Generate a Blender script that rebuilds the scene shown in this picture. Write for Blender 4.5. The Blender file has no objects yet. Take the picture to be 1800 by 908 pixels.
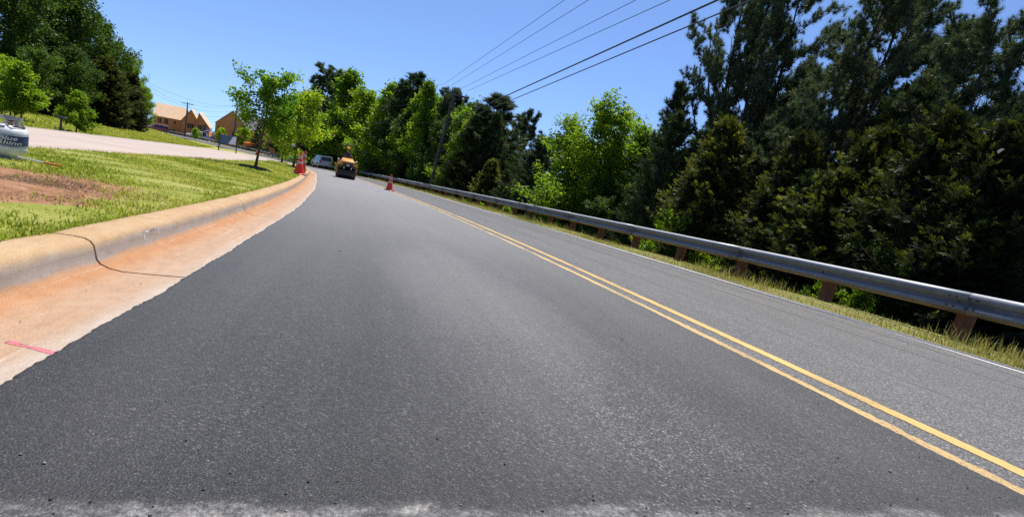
import bpy, math, random
import numpy as np
from mathutils import Vector, Matrix

R = math.radians
scene = bpy.context.scene
COL = scene.collection
rng = np.random.default_rng(7)
random.seed(7)

# ------------------------------------------------------------------ road geometry
PSI, K1, K3, KC, SC = R(15.334), .00914, -.00018, .00535, 33.46
SLOPE, GAM = -.07903, R(19.72)
TS = np.arange(-14, 300, .25)
_c = np.clip(TS, None, 24)
TA = PSI + K1*_c + K3*_c*_c + KC*np.clip(np.clip(TS, None, 190) - SC, 0, None)
_dx, _dy = -np.sin(TA), np.cos(TA)
TX = np.concatenate([[0], np.cumsum((_dx[1:] + _dx[:-1])/2*.25)])
TY = np.concatenate([[0], np.cumsum((_dy[1:] + _dy[:-1])/2*.25)])
_i0 = int(round(14/.25))
TX -= TX[_i0]; TY -= TY[_i0]

def zp(x, y):
    d = -math.sin(GAM)*np.asarray(x, float) + math.cos(GAM)*np.asarray(y, float)
    return SLOPE*np.where(d < 100, d, 100 + (d - 100)*.72)

def road(s, o, off=0.0):
    s = np.asarray(s, float); o = np.asarray(o, float)
    a = np.interp(s, TS, TA)
    x = np.interp(s, TS, TX) + o*np.cos(a)
    y = np.interp(s, TS, TY) + o*np.sin(a)
    return np.stack([x, y, zp(x, y) + off], -1)

def heading(s): return float(np.interp(s, TS, TA))

def so(x, y):
    x = np.atleast_1d(np.asarray(x, float)); y = np.atleast_1d(np.asarray(y, float))
    S = np.empty_like(x); O = np.empty_like(x)
    for k in range(0, len(x), 4000):
        xx, yy = x[k:k+4000], y[k:k+4000]
        i = ((xx[:, None] - TX[None])**2 + (yy[:, None] - TY[None])**2).argmin(1)
        S[k:k+4000] = TS[i]
        O[k:k+4000] = (xx - TX[i])*np.cos(TA[i]) + (yy - TY[i])*np.sin(TA[i])
    return S, O

def smooth(a, b, x):
    t = np.clip((x - a)/(b - a), 0, 1); return t*t*(3 - 2*t)

def off(s, o):
    """height of the grass / soil surface above the tilted road plane"""
    s = np.asarray(s, float); o = np.asarray(o, float)
    left = np.interp(-o, [1.4, 1.9, 2.6, 4.2, 8.3, 14, 20, 40], [.12, .165, .2, .235, .25, .47, .6, .85])
    left = left + .5*np.exp(-((s - 74)/15)**2)*smooth(9, 15, -o)
    mouth = np.interp(o, [-8, -4.5, -.9], [.25, .2, .0])
    w = smooth(43, 48, s)*(1 - smooth(62, 68, s))*smooth(-9.5, -7.5, o)
    left = left*(1 - w) + np.minimum(left, mouth)*w
    right = np.interp(o, [6.0, 7.0, 7.5, 8.1, 9.0, 12, 20, 60], [-.03, .0, -.03, -.32, -.75, -1.7, -3.0, -3.6])
    far = np.interp(o, [6.0, 8.0, 30], [-.03, .0, -.9]); wf = smooth(85, 110, s); right = right*(1 - wf) + far*wf
    return np.where(o < -1.0, left, np.where(o > 6.0, right, -.1))

def ground(x, y):
    s, o = so(x, y)
    return float((zp(x, y) + off(s, o))[0])

# ------------------------------------------------------------------ helpers
def tag(o, label=None, cat=None, group=None, kind=None):
    if label: o['label'] = label
    if cat: o['category'] = cat
    if group: o['group'] = group
    if kind: o['kind'] = kind
    return o

def empty(name, loc, rz=0, label=None, cat=None, group=None, rot=None):
    o = bpy.data.objects.new(name, None); COL.objects.link(o)
    o.location = loc; o.rotation_euler = rot or (0, 0, rz)
    o.empty_display_size = .2
    return tag(o, label, cat, group)

def link(name, me, parent=None, mat=None):
    o = bpy.data.objects.new(name, me); COL.objects.link(o)
    if parent is not None: o.parent = parent
    if mat is not None and len(me.materials) == 0: me.materials.append(mat)
    return o

def npmesh(name, V, F, uv=None, tint=None, smooth_=False):
    """V (n,3); F = list of (m,k) int arrays; uv per vertex; tint per face"""
    me = bpy.data.meshes.new(name)
    if isinstance(F, np.ndarray): F = [F]
    F = [np.asarray(f, np.int32) for f in F if len(f)]
    V = np.asarray(V, np.float32)
    nl = sum(f.size for f in F); nf = sum(len(f) for f in F)
    me.vertices.add(len(V)); me.vertices.foreach_set('co', V.ravel())
    me.loops.add(nl); me.polygons.add(nf)
    li = np.concatenate([f.ravel() for f in F])
    tot = np.concatenate([np.full(len(f), f.shape[1], np.int32) for f in F])
    st = np.concatenate([[0], np.cumsum(tot)[:-1]]).astype(np.int32)
    me.loops.foreach_set('vertex_index', li)
    me.polygons.foreach_set('loop_start', st)
    me.polygons.foreach_set('loop_total', tot)
    if smooth_: me.polygons.foreach_set('use_smooth', np.ones(nf, bool))
    if uv is not None:
        l = me.uv_layers.new(name='UVMap')
        l.data.foreach_set('uv', np.asarray(uv, np.float32)[li].ravel())
    if tint is not None:
        a = me.attributes.new('tint', 'FLOAT', 'FACE')
        a.data.foreach_set('value', np.asarray(tint, np.float32))
    me.update(calc_edges=True)
    return me

class MB:
    """collects boxes, tubes, lathes, prisms; build() links them as one mesh"""
    def __init__(s): s.V = []; s.F = []
    def add(s, V, F):
        n = len(s.V); s.V += [tuple(v) for v in V]; s.F += [tuple(i + n for i in f) for f in F]; return s
    def box(s, c, d, rot=None, taper=1.0):
        x, y, z = d[0]/2, d[1]/2, d[2]/2
        V = [Vector((sx*x*(taper if sz > 0 else 1), sy*y*(taper if sz > 0 else 1), sz*z)) for sz in (-1, 1) for sx, sy in ((-1, -1), (1, -1), (1, 1), (-1, 1))]
        if rot: 
            from mathutils import Euler
            m = Euler(rot).to_matrix(); V = [m @ v for v in V]
        V = [v + Vector(c) for v in V]
        return s.add(V, [(3, 2, 1, 0), (4, 5, 6, 7), (0, 1, 5, 4), (1, 2, 6, 5), (2, 3, 7, 6), (3, 0, 4, 7)])
    def tube(s, pts, r, n=8, cap=True):
        pts = [Vector(p) for p in pts]
        rr = r if hasattr(r, '__len__') else [r]*len(pts)
        V = []; F = []
        for i, p in enumerate(pts):
            t = (pts[min(i+1, len(pts)-1)] - pts[max(i-1, 0)]).normalized()
            a = t.cross(Vector((0, 0, 1)))
            if a.length < 1e-3: a = t.cross(Vector((1, 0, 0)))
            a.normalize(); b = t.cross(a)
            V += [p + (a*math.cos(2*math.pi*k/n) + b*math.sin(2*math.pi*k/n))*rr[i] for k in range(n)]
        for i in range(len(pts)-1):
            F += [(i*n+k, i*n+(k+1) % n, (i+1)*n+(k+1) % n, (i+1)*n+k) for k in range(n)]
        if cap: F += [tuple(range(n))[::-1], tuple(range((len(pts)-1)*n, len(pts)*n))]
        return s.add(V, F)
    def lathe(s, prof, n=32, c=(0, 0, 0), axis='z', closed=False):
        V = []; F = []
        for r, z in prof:
            for k in range(n):
                a = 2*math.pi*k/n
                p = (r*math.cos(a), r*math.sin(a), z)
                if axis == 'y': p = (p[0], p[2], p[1])
                V.append((p[0]+c[0], p[1]+c[1], p[2]+c[2]))
        m = len(prof)
        for i in range(m-1 if not closed else m):
            j = (i+1) % m
            F += [(i*n+k, i*n+(k+1) % n, j*n+(k+1) % n, j*n+k) for k in range(n)]
        if not closed:
            F += [tuple(range(n))[::-1], tuple(range((m-1)*n, m*n))]
        return s.add(V, F)
    def prism(s, poly, y0, y1, ins=None):
        """poly in xz, extruded along y"""
        n = len(poly)
        V = [(x, y0, z) for x, z in poly] + [(x, y1, z) for x, z in poly]
        F = [tuple(range(n)), tuple(range(2*n-1, n-1, -1))] + [(i, i+n, (i+1) % n+n, (i+1) % n) for i in range(n)]
        return s.add(V, F)
    def build(s, name, mat, parent=None, smooth_=False, bevel=0, auto=None):
        me = bpy.data.meshes.new(name); me.from_pydata(s.V, [], s.F); me.update()
        import bmesh
        bm = bmesh.new(); bm.from_mesh(me); bmesh.ops.recalc_face_normals(bm, faces=bm.faces)
        if bevel:
            bmesh.ops.bevel(bm, geom=list(bm.edges), offset=bevel, segments=2, affect='EDGES', profile=.6)
        bm.to_mesh(me); bm.free()
        if smooth_:
            me.polygons.foreach_set('use_smooth', np.ones(len(me.polygons), bool))
            me.set_sharp_from_angle(angle=R(auto or 40))
        return link(name, me, parent, mat)

# ------------------------------------------------------------------ materials
def new_mat(name):
    m = bpy.data.materials.new(name); m.use_nodes = True
    nt = m.node_tree; b = nt.nodes['Principled BSDF']
    return m, nt, b

def N(nt, t, **kw):
    n = nt.nodes.new(t)
    for k, v in kw.items():
        if k.startswith('i_'): n.inputs[k[2:].replace('_', ' ')].default_value = v
        elif k[0] == 'n' and k[1:].isdigit(): n.inputs[int(k[1:])].default_value = v
        else: setattr(n, k, v)
    return n

def ramp(nt, fac, stops, interp='LINEAR'):
    r = nt.nodes.new('ShaderNodeValToRGB'); e = r.color_ramp.elements
    r.color_ramp.interpolation = interp
    while len(e) < len(stops): e.new(.5)
    for el, (p, c) in zip(e, stops):
        el.position = p; el.color = (*c, 1) if len(c) == 3 else c
    nt.links.new(fac, r.inputs[0]); return r.outputs[0]

def grey(v): return (v, v, v)

def mixc(nt, fac, a, b, mode='MIX'):
    m = nt.nodes.new('ShaderNodeMix'); m.data_type = 'RGBA'; m.blend_type = mode
    for sock, v in ((m.inputs[0], fac), (m.inputs[6], a), (m.inputs[7], b)):
        if isinstance(v, (int, float)): sock.default_value = v
        elif isinstance(v, tuple): sock.default_value = (*v, 1) if len(v) == 3 else v
        else: nt.links.new(v, sock)
    return m.outputs[2]

def mth(nt, op, a, b=None, c=None, clamp=False):
    m = nt.nodes.new('ShaderNodeMath'); m.operation = op; m.use_clamp = clamp
    for i, v in enumerate((a, b, c)):
        if v is None: continue
        if isinstance(v, (int, float)): m.inputs[i].default_value = v
        else: nt.links.new(v, m.inputs[i])
    return m.outputs[0]

def noise(nt, vec, scale, detail=3, rough=.5, out=0, dist=0):
    n = nt.nodes.new('ShaderNodeTexNoise'); n.inputs['Scale'].default_value = scale
    n.inputs['Detail'].default_value = detail; n.inputs['Roughness'].default_value = rough
    n.inputs['Distortion'].default_value = dist
    nt.links.new(vec, n.inputs['Vector']); return n.outputs[out]

def scaled(nt, vec, sc, loc=(0, 0, 0)):
    m = nt.nodes.new('ShaderNodeMapping'); m.inputs['Scale'].default_value = sc; m.inputs['Location'].default_value = loc
    nt.links.new(vec, m.inputs['Vector']); return m.outputs[0]

def objco(nt): return nt.nodes.new('ShaderNodeTexCoord').outputs['Object']
def uvco(nt): return nt.nodes.new('ShaderNodeTexCoord').outputs['UV']

def bump(nt, b, h, strength, dist):
    n = nt.nodes.new('ShaderNodeBump'); n.inputs['Strength'].default_value = strength; n.inputs['Distance'].default_value = dist
    nt.links.new(h, n.inputs['Height']); nt.links.new(n.outputs[0], b.inputs['Normal'])

def plain(name, col, rough=.6, metal=0, var=.25, scale=6, bumpd=0, spec=.5):
    """colour broken up with noise"""
    m, nt, b = new_mat(name); co = objco(nt)
    n = noise(nt, co, scale, 5, .6)
    c = ramp(nt, n, [(.25, tuple(x*(1-var) for x in col)), (.75, tuple(min(1, x*(1+var)) for x in col))])
    nt.links.new(c, b.inputs['Base Color'])
    b.inputs['Roughness'].default_value = rough; b.inputs['Metallic'].default_value = metal
    b.inputs['Specular IOR Level'].default_value = spec
    if bumpd: bump(nt, b, noise(nt, co, scale*6, 4, .6), .5, bumpd)
    return m

def leaf_mat(name, stops, transl, tcol, rough=.5, spec=.3):
    m = bpy.data.materials.new(name); m.use_nodes = True; nt = m.node_tree
    out = nt.nodes['Material Output']; b = nt.nodes['Principled BSDF']
    at = N(nt, 'ShaderNodeAttribute', attribute_name='tint')
    oi = N(nt, 'ShaderNodeObjectInfo')
    f = mth(nt, 'ADD', at.outputs['Fac'], mth(nt, 'MULTIPLY', mth(nt, 'SUBTRACT', oi.outputs['Random'], .5), .35), clamp=True)
    c = ramp(nt, f, stops)
    nt.links.new(c, b.inputs['Base Color'])
    b.inputs['Roughness'].default_value = rough; b.inputs['Specular IOR Level'].default_value = spec
    t = nt.nodes.new('ShaderNodeBsdfTranslucent')
    nt.links.new(mixc(nt, 1.0, c, tcol, 'MULTIPLY'), t.inputs['Color'])
    mx = nt.nodes.new('ShaderNodeMixShader'); mx.inputs[0].default_value = transl
    nt.links.new(b.outputs[0], mx.inputs[1]); nt.links.new(t.outputs[0], mx.inputs[2])
    nt.links.new(mx.outputs[0], out.inputs['Surface'])
    return m

def asphalt_mat(name, stones, stone_scale, patches, rough, old=False):
    m, nt, b = new_mat(name); uv = uvco(nt)
    v = N(nt, 'ShaderNodeTexVoronoi', feature='F1', voronoi_dimensions='2D'); v.inputs['Scale'].default_value = stone_scale
    v.inputs['Randomness'].default_value = 1.0
    wob = nt.nodes.new('ShaderNodeVectorMath'); wob.operation = 'MULTIPLY_ADD'
    nz = noise(nt, uv, stone_scale*.8, 2, .5, 1)
    nt.links.new(nz, wob.inputs[0]); wob.inputs[1].default_value = (.9/stone_scale,)*3; nt.links.new(uv, wob.inputs[2])
    nt.links.new(wob.outputs[0], v.inputs['Vector'])
    sep = N(nt, 'ShaderNodeSeparateColor'); nt.links.new(v.outputs['Color'], sep.inputs[0])
    c = ramp(nt, sep.outputs[0], stones)
    # bitumen film between the stones
    gap = ramp(nt, mth(nt, 'MULTIPLY', v.outputs['Distance'], 1.0), [(.28, grey(1)), (.62, grey(.35))])
    c = mixc(nt, .85, c, gap, 'MULTIPLY')
    pit = noise(nt, uv, stone_scale*.5, 4, .75)
    c = mixc(nt, .9 if not old else .6, c, ramp(nt, pit, [(.33, grey(.26)), (.5, grey(1.0)), (.68, grey(1.5))]), 'MULTIPLY')
    # lane-long streaks and patches
    st = noise(nt, scaled(nt, uv, (1.6, .07, 1)), 1.0, 4, .6)
    pa = noise(nt, scaled(nt, uv, (1, .55, 1)), .9, 5, .65)
    k = mth(nt, 'ADD', mth(nt, 'MULTIPLY', st, .5), mth(nt, 'MULTIPLY', pa, .5))
    pr = ramp(nt, k, patches)
    c = mixc(nt, 1.0, c, pr, 'MULTIPLY')
    su = N(nt, 'ShaderNodeSeparateXYZ'); nt.links.new(uv, su.inputs[0])
    U, Vv = su.outputs[0], su.outputs[1]
    if not old:
        # roller passes: bands along the lane, plus fine drag lines
        uw = mth(nt, 'MULTIPLY_ADD', mth(nt, 'SUBTRACT', noise(nt, scaled(nt, uv, (.8, .12, 1)), 1.0, 3, .6), .5), .5, U)
        band = ramp(nt, mth(nt, 'DIVIDE', mth(nt, 'ADD', uw, 1.0), 3.6), [(0, grey(.32)), (.09, grey(.36)), (.20, grey(.62)), (.29, grey(.55)), (.40, grey(.9)), (.50, grey(1.35)), (.62, grey(1.3)), (.76, grey(.85)), (.86, grey(1.0)), (.97, grey(.65))])
        c = mixc(nt, 1.0, c, band, 'MULTIPLY')
        drag = noise(nt, scaled(nt, uv, (9, .12, 1)), 1.0, 4, .65)
        c = mixc(nt, .8, c, ramp(nt, drag, [(.3, grey(.72)), (.5, grey(1)), (.7, grey(1.35))]), 'MULTIPLY')
    if old:
        # tyre / seam lines running along the lane
        wv = noise(nt, scaled(nt, uv, (0, .35, 1)), 1.0, 3, .6)
        for o_, w_, d_ in ((5.16, .012, .45), (5.24, .008, .6), (5.42, .008, .75), (3.66, .02, .6), (4.6, .01, .85)):
            u2 = mth(nt, 'ADD', U, mth(nt, 'MULTIPLY', mth(nt, 'SUBTRACT', wv, .5), .12))
            ln = mth(nt, 'DIVIDE', mth(nt, 'ABSOLUTE', mth(nt, 'SUBTRACT', u2, o_)), w_)
            brk = noise(nt, scaled(nt, uv, (0, 1.3, 1), (o_*7, o_*3, 0)), 1.0, 3, .7)
            lm = mth(nt, 'MULTIPLY', mth(nt, 'SUBTRACT', 1.0, mth(nt, 'MULTIPLY', ln, .5, clamp=True)), mth(nt, 'MULTIPLY', brk, 1.6, clamp=True), clamp=True)
            c = mixc(nt, lm, c, mixc(nt, 1.0, c, grey(d_), 'MULTIPLY'))
    else:
        # dusty, half-swept start of the new mat
        e = noise(nt, uv, 3.2, 6, .7)
        yy = mth(nt, 'ADD', Vv, mth(nt, 'MULTIPLY', mth(nt, 'SUBTRACT', e, .5), .22))
        yy = mth(nt, 'MULTIPLY', yy, .5)
        dust = ramp(nt, yy, [(.50, grey(1)), (.5225, grey(0))])
        spots = ramp(nt, noise(nt, uv, 14, 7, .75), [(.36, grey(0)), (.54, grey(1))])
        big = ramp(nt, noise(nt, scaled(nt, uv, (3.2, 9, 1), (2.3, 0, 0)), 1.0, 5, .7), [(.40, grey(.08)), (.58, grey(1))])
        spots = mth(nt, 'MULTIPLY', spots, big)
        dm = mth(nt, 'MULTIPLY', mth(nt, 'MULTIPLY', dust, spots), ramp(nt, noise(nt, uv, 70, 4, .7), [(.36, grey(.15)), (.6, grey(1))]))
        c = mixc(nt, mth(nt, 'MULTIPLY', dm, .8), c, (.36, .34, .32))
        dk = mth(nt, 'MULTIPLY', ramp(nt, yy, [(.505, grey(0)), (.525, grey(1)), (.555, grey(1)), (.67, grey(0))]), .7)
        c = mixc(nt, dk, c, mixc(nt, 1.0, c, grey(.35), 'MULTIPLY'))
        # streaky paler dust film rubbed in by the roller; painted glare follows
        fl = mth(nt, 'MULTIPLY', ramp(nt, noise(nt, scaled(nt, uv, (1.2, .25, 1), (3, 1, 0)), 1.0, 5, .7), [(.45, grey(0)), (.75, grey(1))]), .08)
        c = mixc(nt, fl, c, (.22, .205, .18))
        du = mth(nt, 'DIVIDE', mth(nt, 'SUBTRACT', U, mth(nt, 'MULTIPLY_ADD', Vv, -.02, .78)), .62)  # pale oval: sun glare painted into the asphalt colour
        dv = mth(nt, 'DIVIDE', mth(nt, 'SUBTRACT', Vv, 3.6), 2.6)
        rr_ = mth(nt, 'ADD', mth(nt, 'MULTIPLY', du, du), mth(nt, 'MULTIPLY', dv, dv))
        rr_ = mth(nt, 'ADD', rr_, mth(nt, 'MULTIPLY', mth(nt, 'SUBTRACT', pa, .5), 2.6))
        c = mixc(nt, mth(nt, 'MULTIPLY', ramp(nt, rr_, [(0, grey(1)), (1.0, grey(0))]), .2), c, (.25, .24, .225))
        far_sheen = mth(nt, 'MULTIPLY', ramp(nt, mth(nt, 'DIVIDE', Vv, 40), [(.045, grey(0)), (.20, grey(.62)), (.5, grey(1))]), .62)  # grazing sheen painted in: colour turns paler with distance
        c = mixc(nt, far_sheen, c, (.26, .25, .24))
    nt.links.new(c, b.inputs['Base Color'])
    rr = ramp(nt, sep.outputs[1], [(0, grey(rough-.1)), (1, grey(rough+.14))])
    nt.links.new(rr, b.inputs['Roughness'])
    b.inputs['Specular IOR Level'].default_value = .72 if not old else .6
    h = mth(nt, 'SUBTRACT', mth(nt, 'MULTIPLY_ADD', pit, 1.2, mth(nt, 'MULTIPLY', sep.outputs[2], .6)), mth(nt, 'MULTIPLY', v.outputs['Distance'], 1.0))
    bump(nt, b, h, .5 if not old else .3, .006 if not old else .004)
    return m

M = {}
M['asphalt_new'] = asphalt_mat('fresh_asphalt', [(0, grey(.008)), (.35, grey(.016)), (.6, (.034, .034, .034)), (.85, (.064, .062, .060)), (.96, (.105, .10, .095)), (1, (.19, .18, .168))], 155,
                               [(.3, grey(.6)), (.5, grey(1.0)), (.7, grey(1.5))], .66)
M['asphalt_old'] = asphalt_mat('worn_asphalt', [(0, (.05, .048, .047)), (.5, (.10, .096, .093)), (.85, (.16, .152, .146)), (1, (.3, .28, .27))], 120,
                               [(.3, grey(.8)), (.5, grey(1.0)), (.7, grey(1.2))], .66, old=True)

def paint_mat(name, col, wear, rough=.55):
    m, nt, b = new_mat(name); uv = uvco(nt)
    n1 = noise(nt, uv, 60, 4, .7); n2 = noise(nt, scaled(nt, uv, (1, .4, 1)), 3, 4, .6)
    k = mth(nt, 'ADD', mth(nt, 'MULTIPLY', n1, .6), mth(nt, 'MULTIPLY', n2, .4))
    f = ramp(nt, k, [(wear - .06, grey(0)), (wear + .06, grey(1))])
    shade = ramp(nt, n2, [(.3, tuple(x*.78 for x in col)), (.7, col)])
    c = mixc(nt, f, (.11, .10, .085), shade)
    nt.links.new(c, b.inputs['Base Color']); b.inputs['Roughness'].default_value = rough
    bump(nt, b, n1, .3, .003)
    return m
M['yellow_paint'] = paint_mat('yellow_road_paint', (.60, .385, .115), .42)
M['yellow_dusty'] = paint_mat('dusty_yellow_road_paint', (.57, .375, .14), .43)
M['white_paint'] = paint_mat('white_road_paint', (.70, .68, .65), .42)

def kerb_mat():
    m, nt, b = new_mat('clay_stained_concrete'); uv = uvco(nt)
    su = N(nt, 'ShaderNodeSeparateXYZ'); nt.links.new(uv, su.inputs[0]); U = su.outputs[0]
    n1 = noise(nt, scaled(nt, uv, (1, .35, 1)), 7, 6, .65)
    w = mth(nt, 'ADD', U, mth(nt, 'MULTIPLY', mth(nt, 'SUBTRACT', n1, .5), .075))
    # u: metres along the profile from the asphalt edge (0) to the back of the kerb (.8)
    c = ramp(nt, w, [(.0, (.45, .385, .33)), (.045, (.44, .345, .27)), (.11, (.435, .30, .205)), (.24, (.43, .285, .185)), (.325, (.43, .26, .155)), (.37, (.42, .215, .105)), (.42, (.42, .235, .125)), (.448, (.33, .285, .255)), (.495, (.36, .31, .265)), (.535, (.47, .325, .185)), (.65, (.47, .325, .18)), (.74, (.43, .31, .185))])
    fine = noise(nt, uv, 140, 4, .7)
    c = mixc(nt, .85, c, ramp(nt, fine, [(.3, grey(.62)), (.5, grey(1.0)), (.7, grey(1.25))]), 'MULTIPLY')
    wash = noise(nt, scaled(nt, uv, (2.2, .8, 1)), 2.2, 5, .7)
    c = mixc(nt, .6, c, ramp(nt, wash, [(.32, (.92, .83, .74)), (.5, (1, 1, 1)), (.68, (1.12, 1.2, 1.28))]), 'MULTIPLY')
    mot = noise(nt, scaled(nt, uv, (1, .5, 1)), 16, 6, .7)
    c = mixc(nt, .8, c, ramp(nt, mot, [(.3, (.80, .76, .72)), (.55, (1.02, 1.0, .98)), (.75, (1.14, 1.14, 1.14))]), 'MULTIPLY')
    # chalky scrape lines along the gutter pan
    wv = noise(nt, scaled(nt, uv, (0, .6, 1)), 1.0, 2, .5)
    for u0, wd, off_, am in ((.24, .004, 2.0, .75), (.40, .003, 9.0, .5), (.15, .003, 5.0, .5), (.09, .01, 14.0, .4)):
        u2 = mth(nt, 'ADD', U, mth(nt, 'MULTIPLY', mth(nt, 'SUBTRACT', wv, .5), .06))
        ln = mth(nt, 'SUBTRACT', 1.0, mth(nt, 'DIVIDE', mth(nt, 'ABSOLUTE', mth(nt, 'SUBTRACT', u2, u0)), wd), clamp=True)
        br = ramp(nt, noise(nt, scaled(nt, uv, (18, 1.5, 1), (off_, off_, 0)), 1.0, 5, .75), [(.5, grey(0)), (.62, grey(1))])
        c = mixc(nt, mth(nt, 'MULTIPLY', mth(nt, 'MULTIPLY', ln, br), am), c, (.78, .70, .62))
    sp = ramp(nt, noise(nt, uv, 38, 3, .6), [(.70, grey(0)), (.74, grey(1))])
    c = mixc(nt, mth(nt, 'MULTIPLY', sp, .5), c, (.16, .10, .06))
    pore = N(nt, 'ShaderNodeTexVoronoi', feature='F1', voronoi_dimensions='2D'); pore.inputs['Scale'].default_value = 95; nt.links.new(uv, pore.inputs['Vector'])
    pm_ = mth(nt, 'MULTIPLY', ramp(nt, pore.outputs['Distance'], [(.10, grey(1)), (.22, grey(0))]), ramp(nt, mot, [(.45, grey(0)), (.6, grey(1))]))
    c = mixc(nt, mth(nt, 'MULTIPLY', pm_, .45), c, (.17, .11, .07))
    c = mixc(nt, 1.0, c, (.90, .885, .87), 'MULTIPLY')
    nt.links.new(c, b.inputs['Base Color']); b.inputs['Roughness'].default_value = .85
    b.inputs['Specular IOR Level'].default_value = .25
    bump(nt, b, mth(nt, 'ADD', fine, mth(nt, 'MULTIPLY', mot, 1.5)), .45, .003)
    return m
M['kerb'] = kerb_mat()

def lawn_mat():
    m, nt, b = new_mat('lawn_soil'); co = objco(nt)
    n1 = noise(nt, co, 1.1, 6, .65); n2 = noise(nt, co, 24, 5, .7); n3 = noise(nt, co, .22, 3, .5)
    c = ramp(nt, mth(nt, 'ADD', mth(nt, 'MULTIPLY', n1, .6), mth(nt, 'MULTIPLY', n2, .4)),
             [(.32, (.16, .19, .03)), (.48, (.27, .29, .06)), (.58, (.36, .33, .12)), (.72, (.42, .34, .19))])
    c = mixc(nt, .5, c, ramp(nt, n3, [(.35, (.8, .9, .7)), (.65, (1.2, 1.1, 1.1))]), 'MULTIPLY')
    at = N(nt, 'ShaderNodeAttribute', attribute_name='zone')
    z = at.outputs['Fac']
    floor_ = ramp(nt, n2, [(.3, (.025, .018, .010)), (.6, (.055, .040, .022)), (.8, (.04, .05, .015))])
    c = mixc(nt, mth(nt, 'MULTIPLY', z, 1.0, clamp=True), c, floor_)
    # bare red clay patch beside the propane cylinder
    ps = N(nt, 'ShaderNodeAttribute', attribute_name='bare')
    bm_ = ramp(nt, mth(nt, 'ADD', ps.outputs['Fac'], mth(nt, 'MULTIPLY', mth(nt, 'SUBTRACT', n1, .5), 1.6)), [(.42, grey(0)), (.6, grey(1))])
    clay = ramp(nt, noise(nt, co, 9, 6, .7), [(.3, (.21, .10, .05)), (.5, (.33, .17, .09)), (.7, (.42, .26, .16))])
    c = mixc(nt, bm_, c, clay)
    nt.links.new(c, b.inputs['Base Color']); b.inputs['Roughness'].default_value = .95
    b.inputs['Specular IOR Level'].default_value = .1
    bump(nt, b, n2, .7, .05)
    return m
M['lawn'] = lawn_mat()

def verge_mat():
    m, nt, b = new_mat('dry_verge'); co = objco(nt)
    n1 = noise(nt, co, 3, 6, .65); n2 = noise(nt, co, 30, 5, .7)
    c = ramp(nt, mth(nt, 'ADD', mth(nt, 'MULTIPLY', n1, .5), mth(nt, 'MULTIPLY', n2, .5)),
             [(.3, (.13, .095, .05)), (.45, (.27, .22, .11)), (.55, (.22, .25, .06)), (.7, (.40, .34, .18))])
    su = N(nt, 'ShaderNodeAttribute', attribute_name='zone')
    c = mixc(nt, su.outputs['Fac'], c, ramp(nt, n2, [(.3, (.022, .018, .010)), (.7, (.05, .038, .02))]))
    nt.links.new(c, b.inputs['Base Color']); b.inputs['Roughness'].default_value = .95
    b.inputs['Specular IOR Level'].default_value = .1
    bump(nt, b, n2, .7, .04)
    return m
M['verge'] = verge_mat()

def path_mat():
    m, nt, b = new_mat('pale_concrete'); co = objco(nt)
    n1 = noise(nt, co, .8, 6, .6); n2 = noise(nt, co, 20, 5, .7)
    c = ramp(nt, mth(nt, 'ADD', mth(nt, 'MULTIPLY', n1, .6), mth(nt, 'MULTIPLY', n2, .4)), [(.3, (.33, .26, .215)), (.55, (.41, .33, .28)), (.75, (.47, .39, .34))])
    nt.links.new(c, b.inputs['Base Color']); b.inputs['Roughness'].default_value = .85
    bump(nt, b, n2, .3, .005); return m
M['path'] = path_mat()

def bark_mat(name, c1, c2, sc=9):
    m, nt, b = new_mat(name); co = objco(nt)
    n = noise(nt, scaled(nt, co, (1, 1, .25)), sc, 6, .7)
    nt.links.new(ramp(nt, n, [(.3, c1), (.7, c2)]), b.inputs['Base Color']); b.inputs['Roughness'].default_value = .95
    b.inputs['Specular IOR Level'].default_value = .15
    bump(nt, b, n, .8, .03); return m
M['bark_dark'] = bark_mat('dark_bark', (.025, .02, .016), (.085, .07, .058))
M['bark_grey'] = bark_mat('grey_bark', (.06, .05, .04), (.17, .15, .125))
M['bark_young'] = bark_mat('young_bark', (.05, .035, .02), (.19, .13, .075), 20)
M['pole_wood'] = bark_mat('pole_wood', (.045, .042, .04), (.14, .13, .122), 14)

M['lf_bright'] = leaf_mat('bright_broadleaf', [(0, (.06, .135, .008)), (.5, (.15, .28, .014)), (1, (.32, .42, .025))], .58, (1.35, 1.3, .55))
M['lf_mid'] = leaf_mat('mid_broadleaf', [(0, (.028, .062, .010)), (.5, (.06, .125, .016)), (1, (.12, .20, .025))], .45, (1.3, 1.25, .6))
M['lf_young'] = leaf_mat('young_oak_leaf', [(0, (.06, .16, .010)), (.5, (.17, .32, .014)), (1, (.46, .52, .03))], .55, (1.15, 1.25, .5))
M['lf_pine'] = leaf_mat('pine_needle', [(0, (.032, .052, .026)), (.5, (.075, .115, .055)), (1, (.16, .20, .105))], .34, (1.2, 1.2, .7), .5, .25)
M['lf_scrub'] = leaf_mat('scrub_pine_needle', [(0, (.022, .042, .016)), (.5, (.048, .082, .028)), (1, (.11, .15, .055))], .28, (1.2, 1.2, .6), .5, .25)
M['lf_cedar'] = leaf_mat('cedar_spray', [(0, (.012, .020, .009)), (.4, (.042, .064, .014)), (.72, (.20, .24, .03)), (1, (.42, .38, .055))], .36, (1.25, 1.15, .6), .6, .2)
M['lf_grass'] = leaf_mat('grass_blade', [(0, (.15, .23, .022)), (.4, (.31, .385, .045)), (.75, (.48, .48, .12)), (1, (.64, .54, .30))], .42, (1.3, 1.2, .6), .6, .2)
M['lf_dry'] = leaf_mat('dry_grass_blade', [(0, (.15, .19, .03)), (.45, (.30, .30, .07)), (.8, (.50, .43, .18)), (1, (.62, .53, .30))], .35, (1.2, 1.15, .7), .6, .2)
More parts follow.
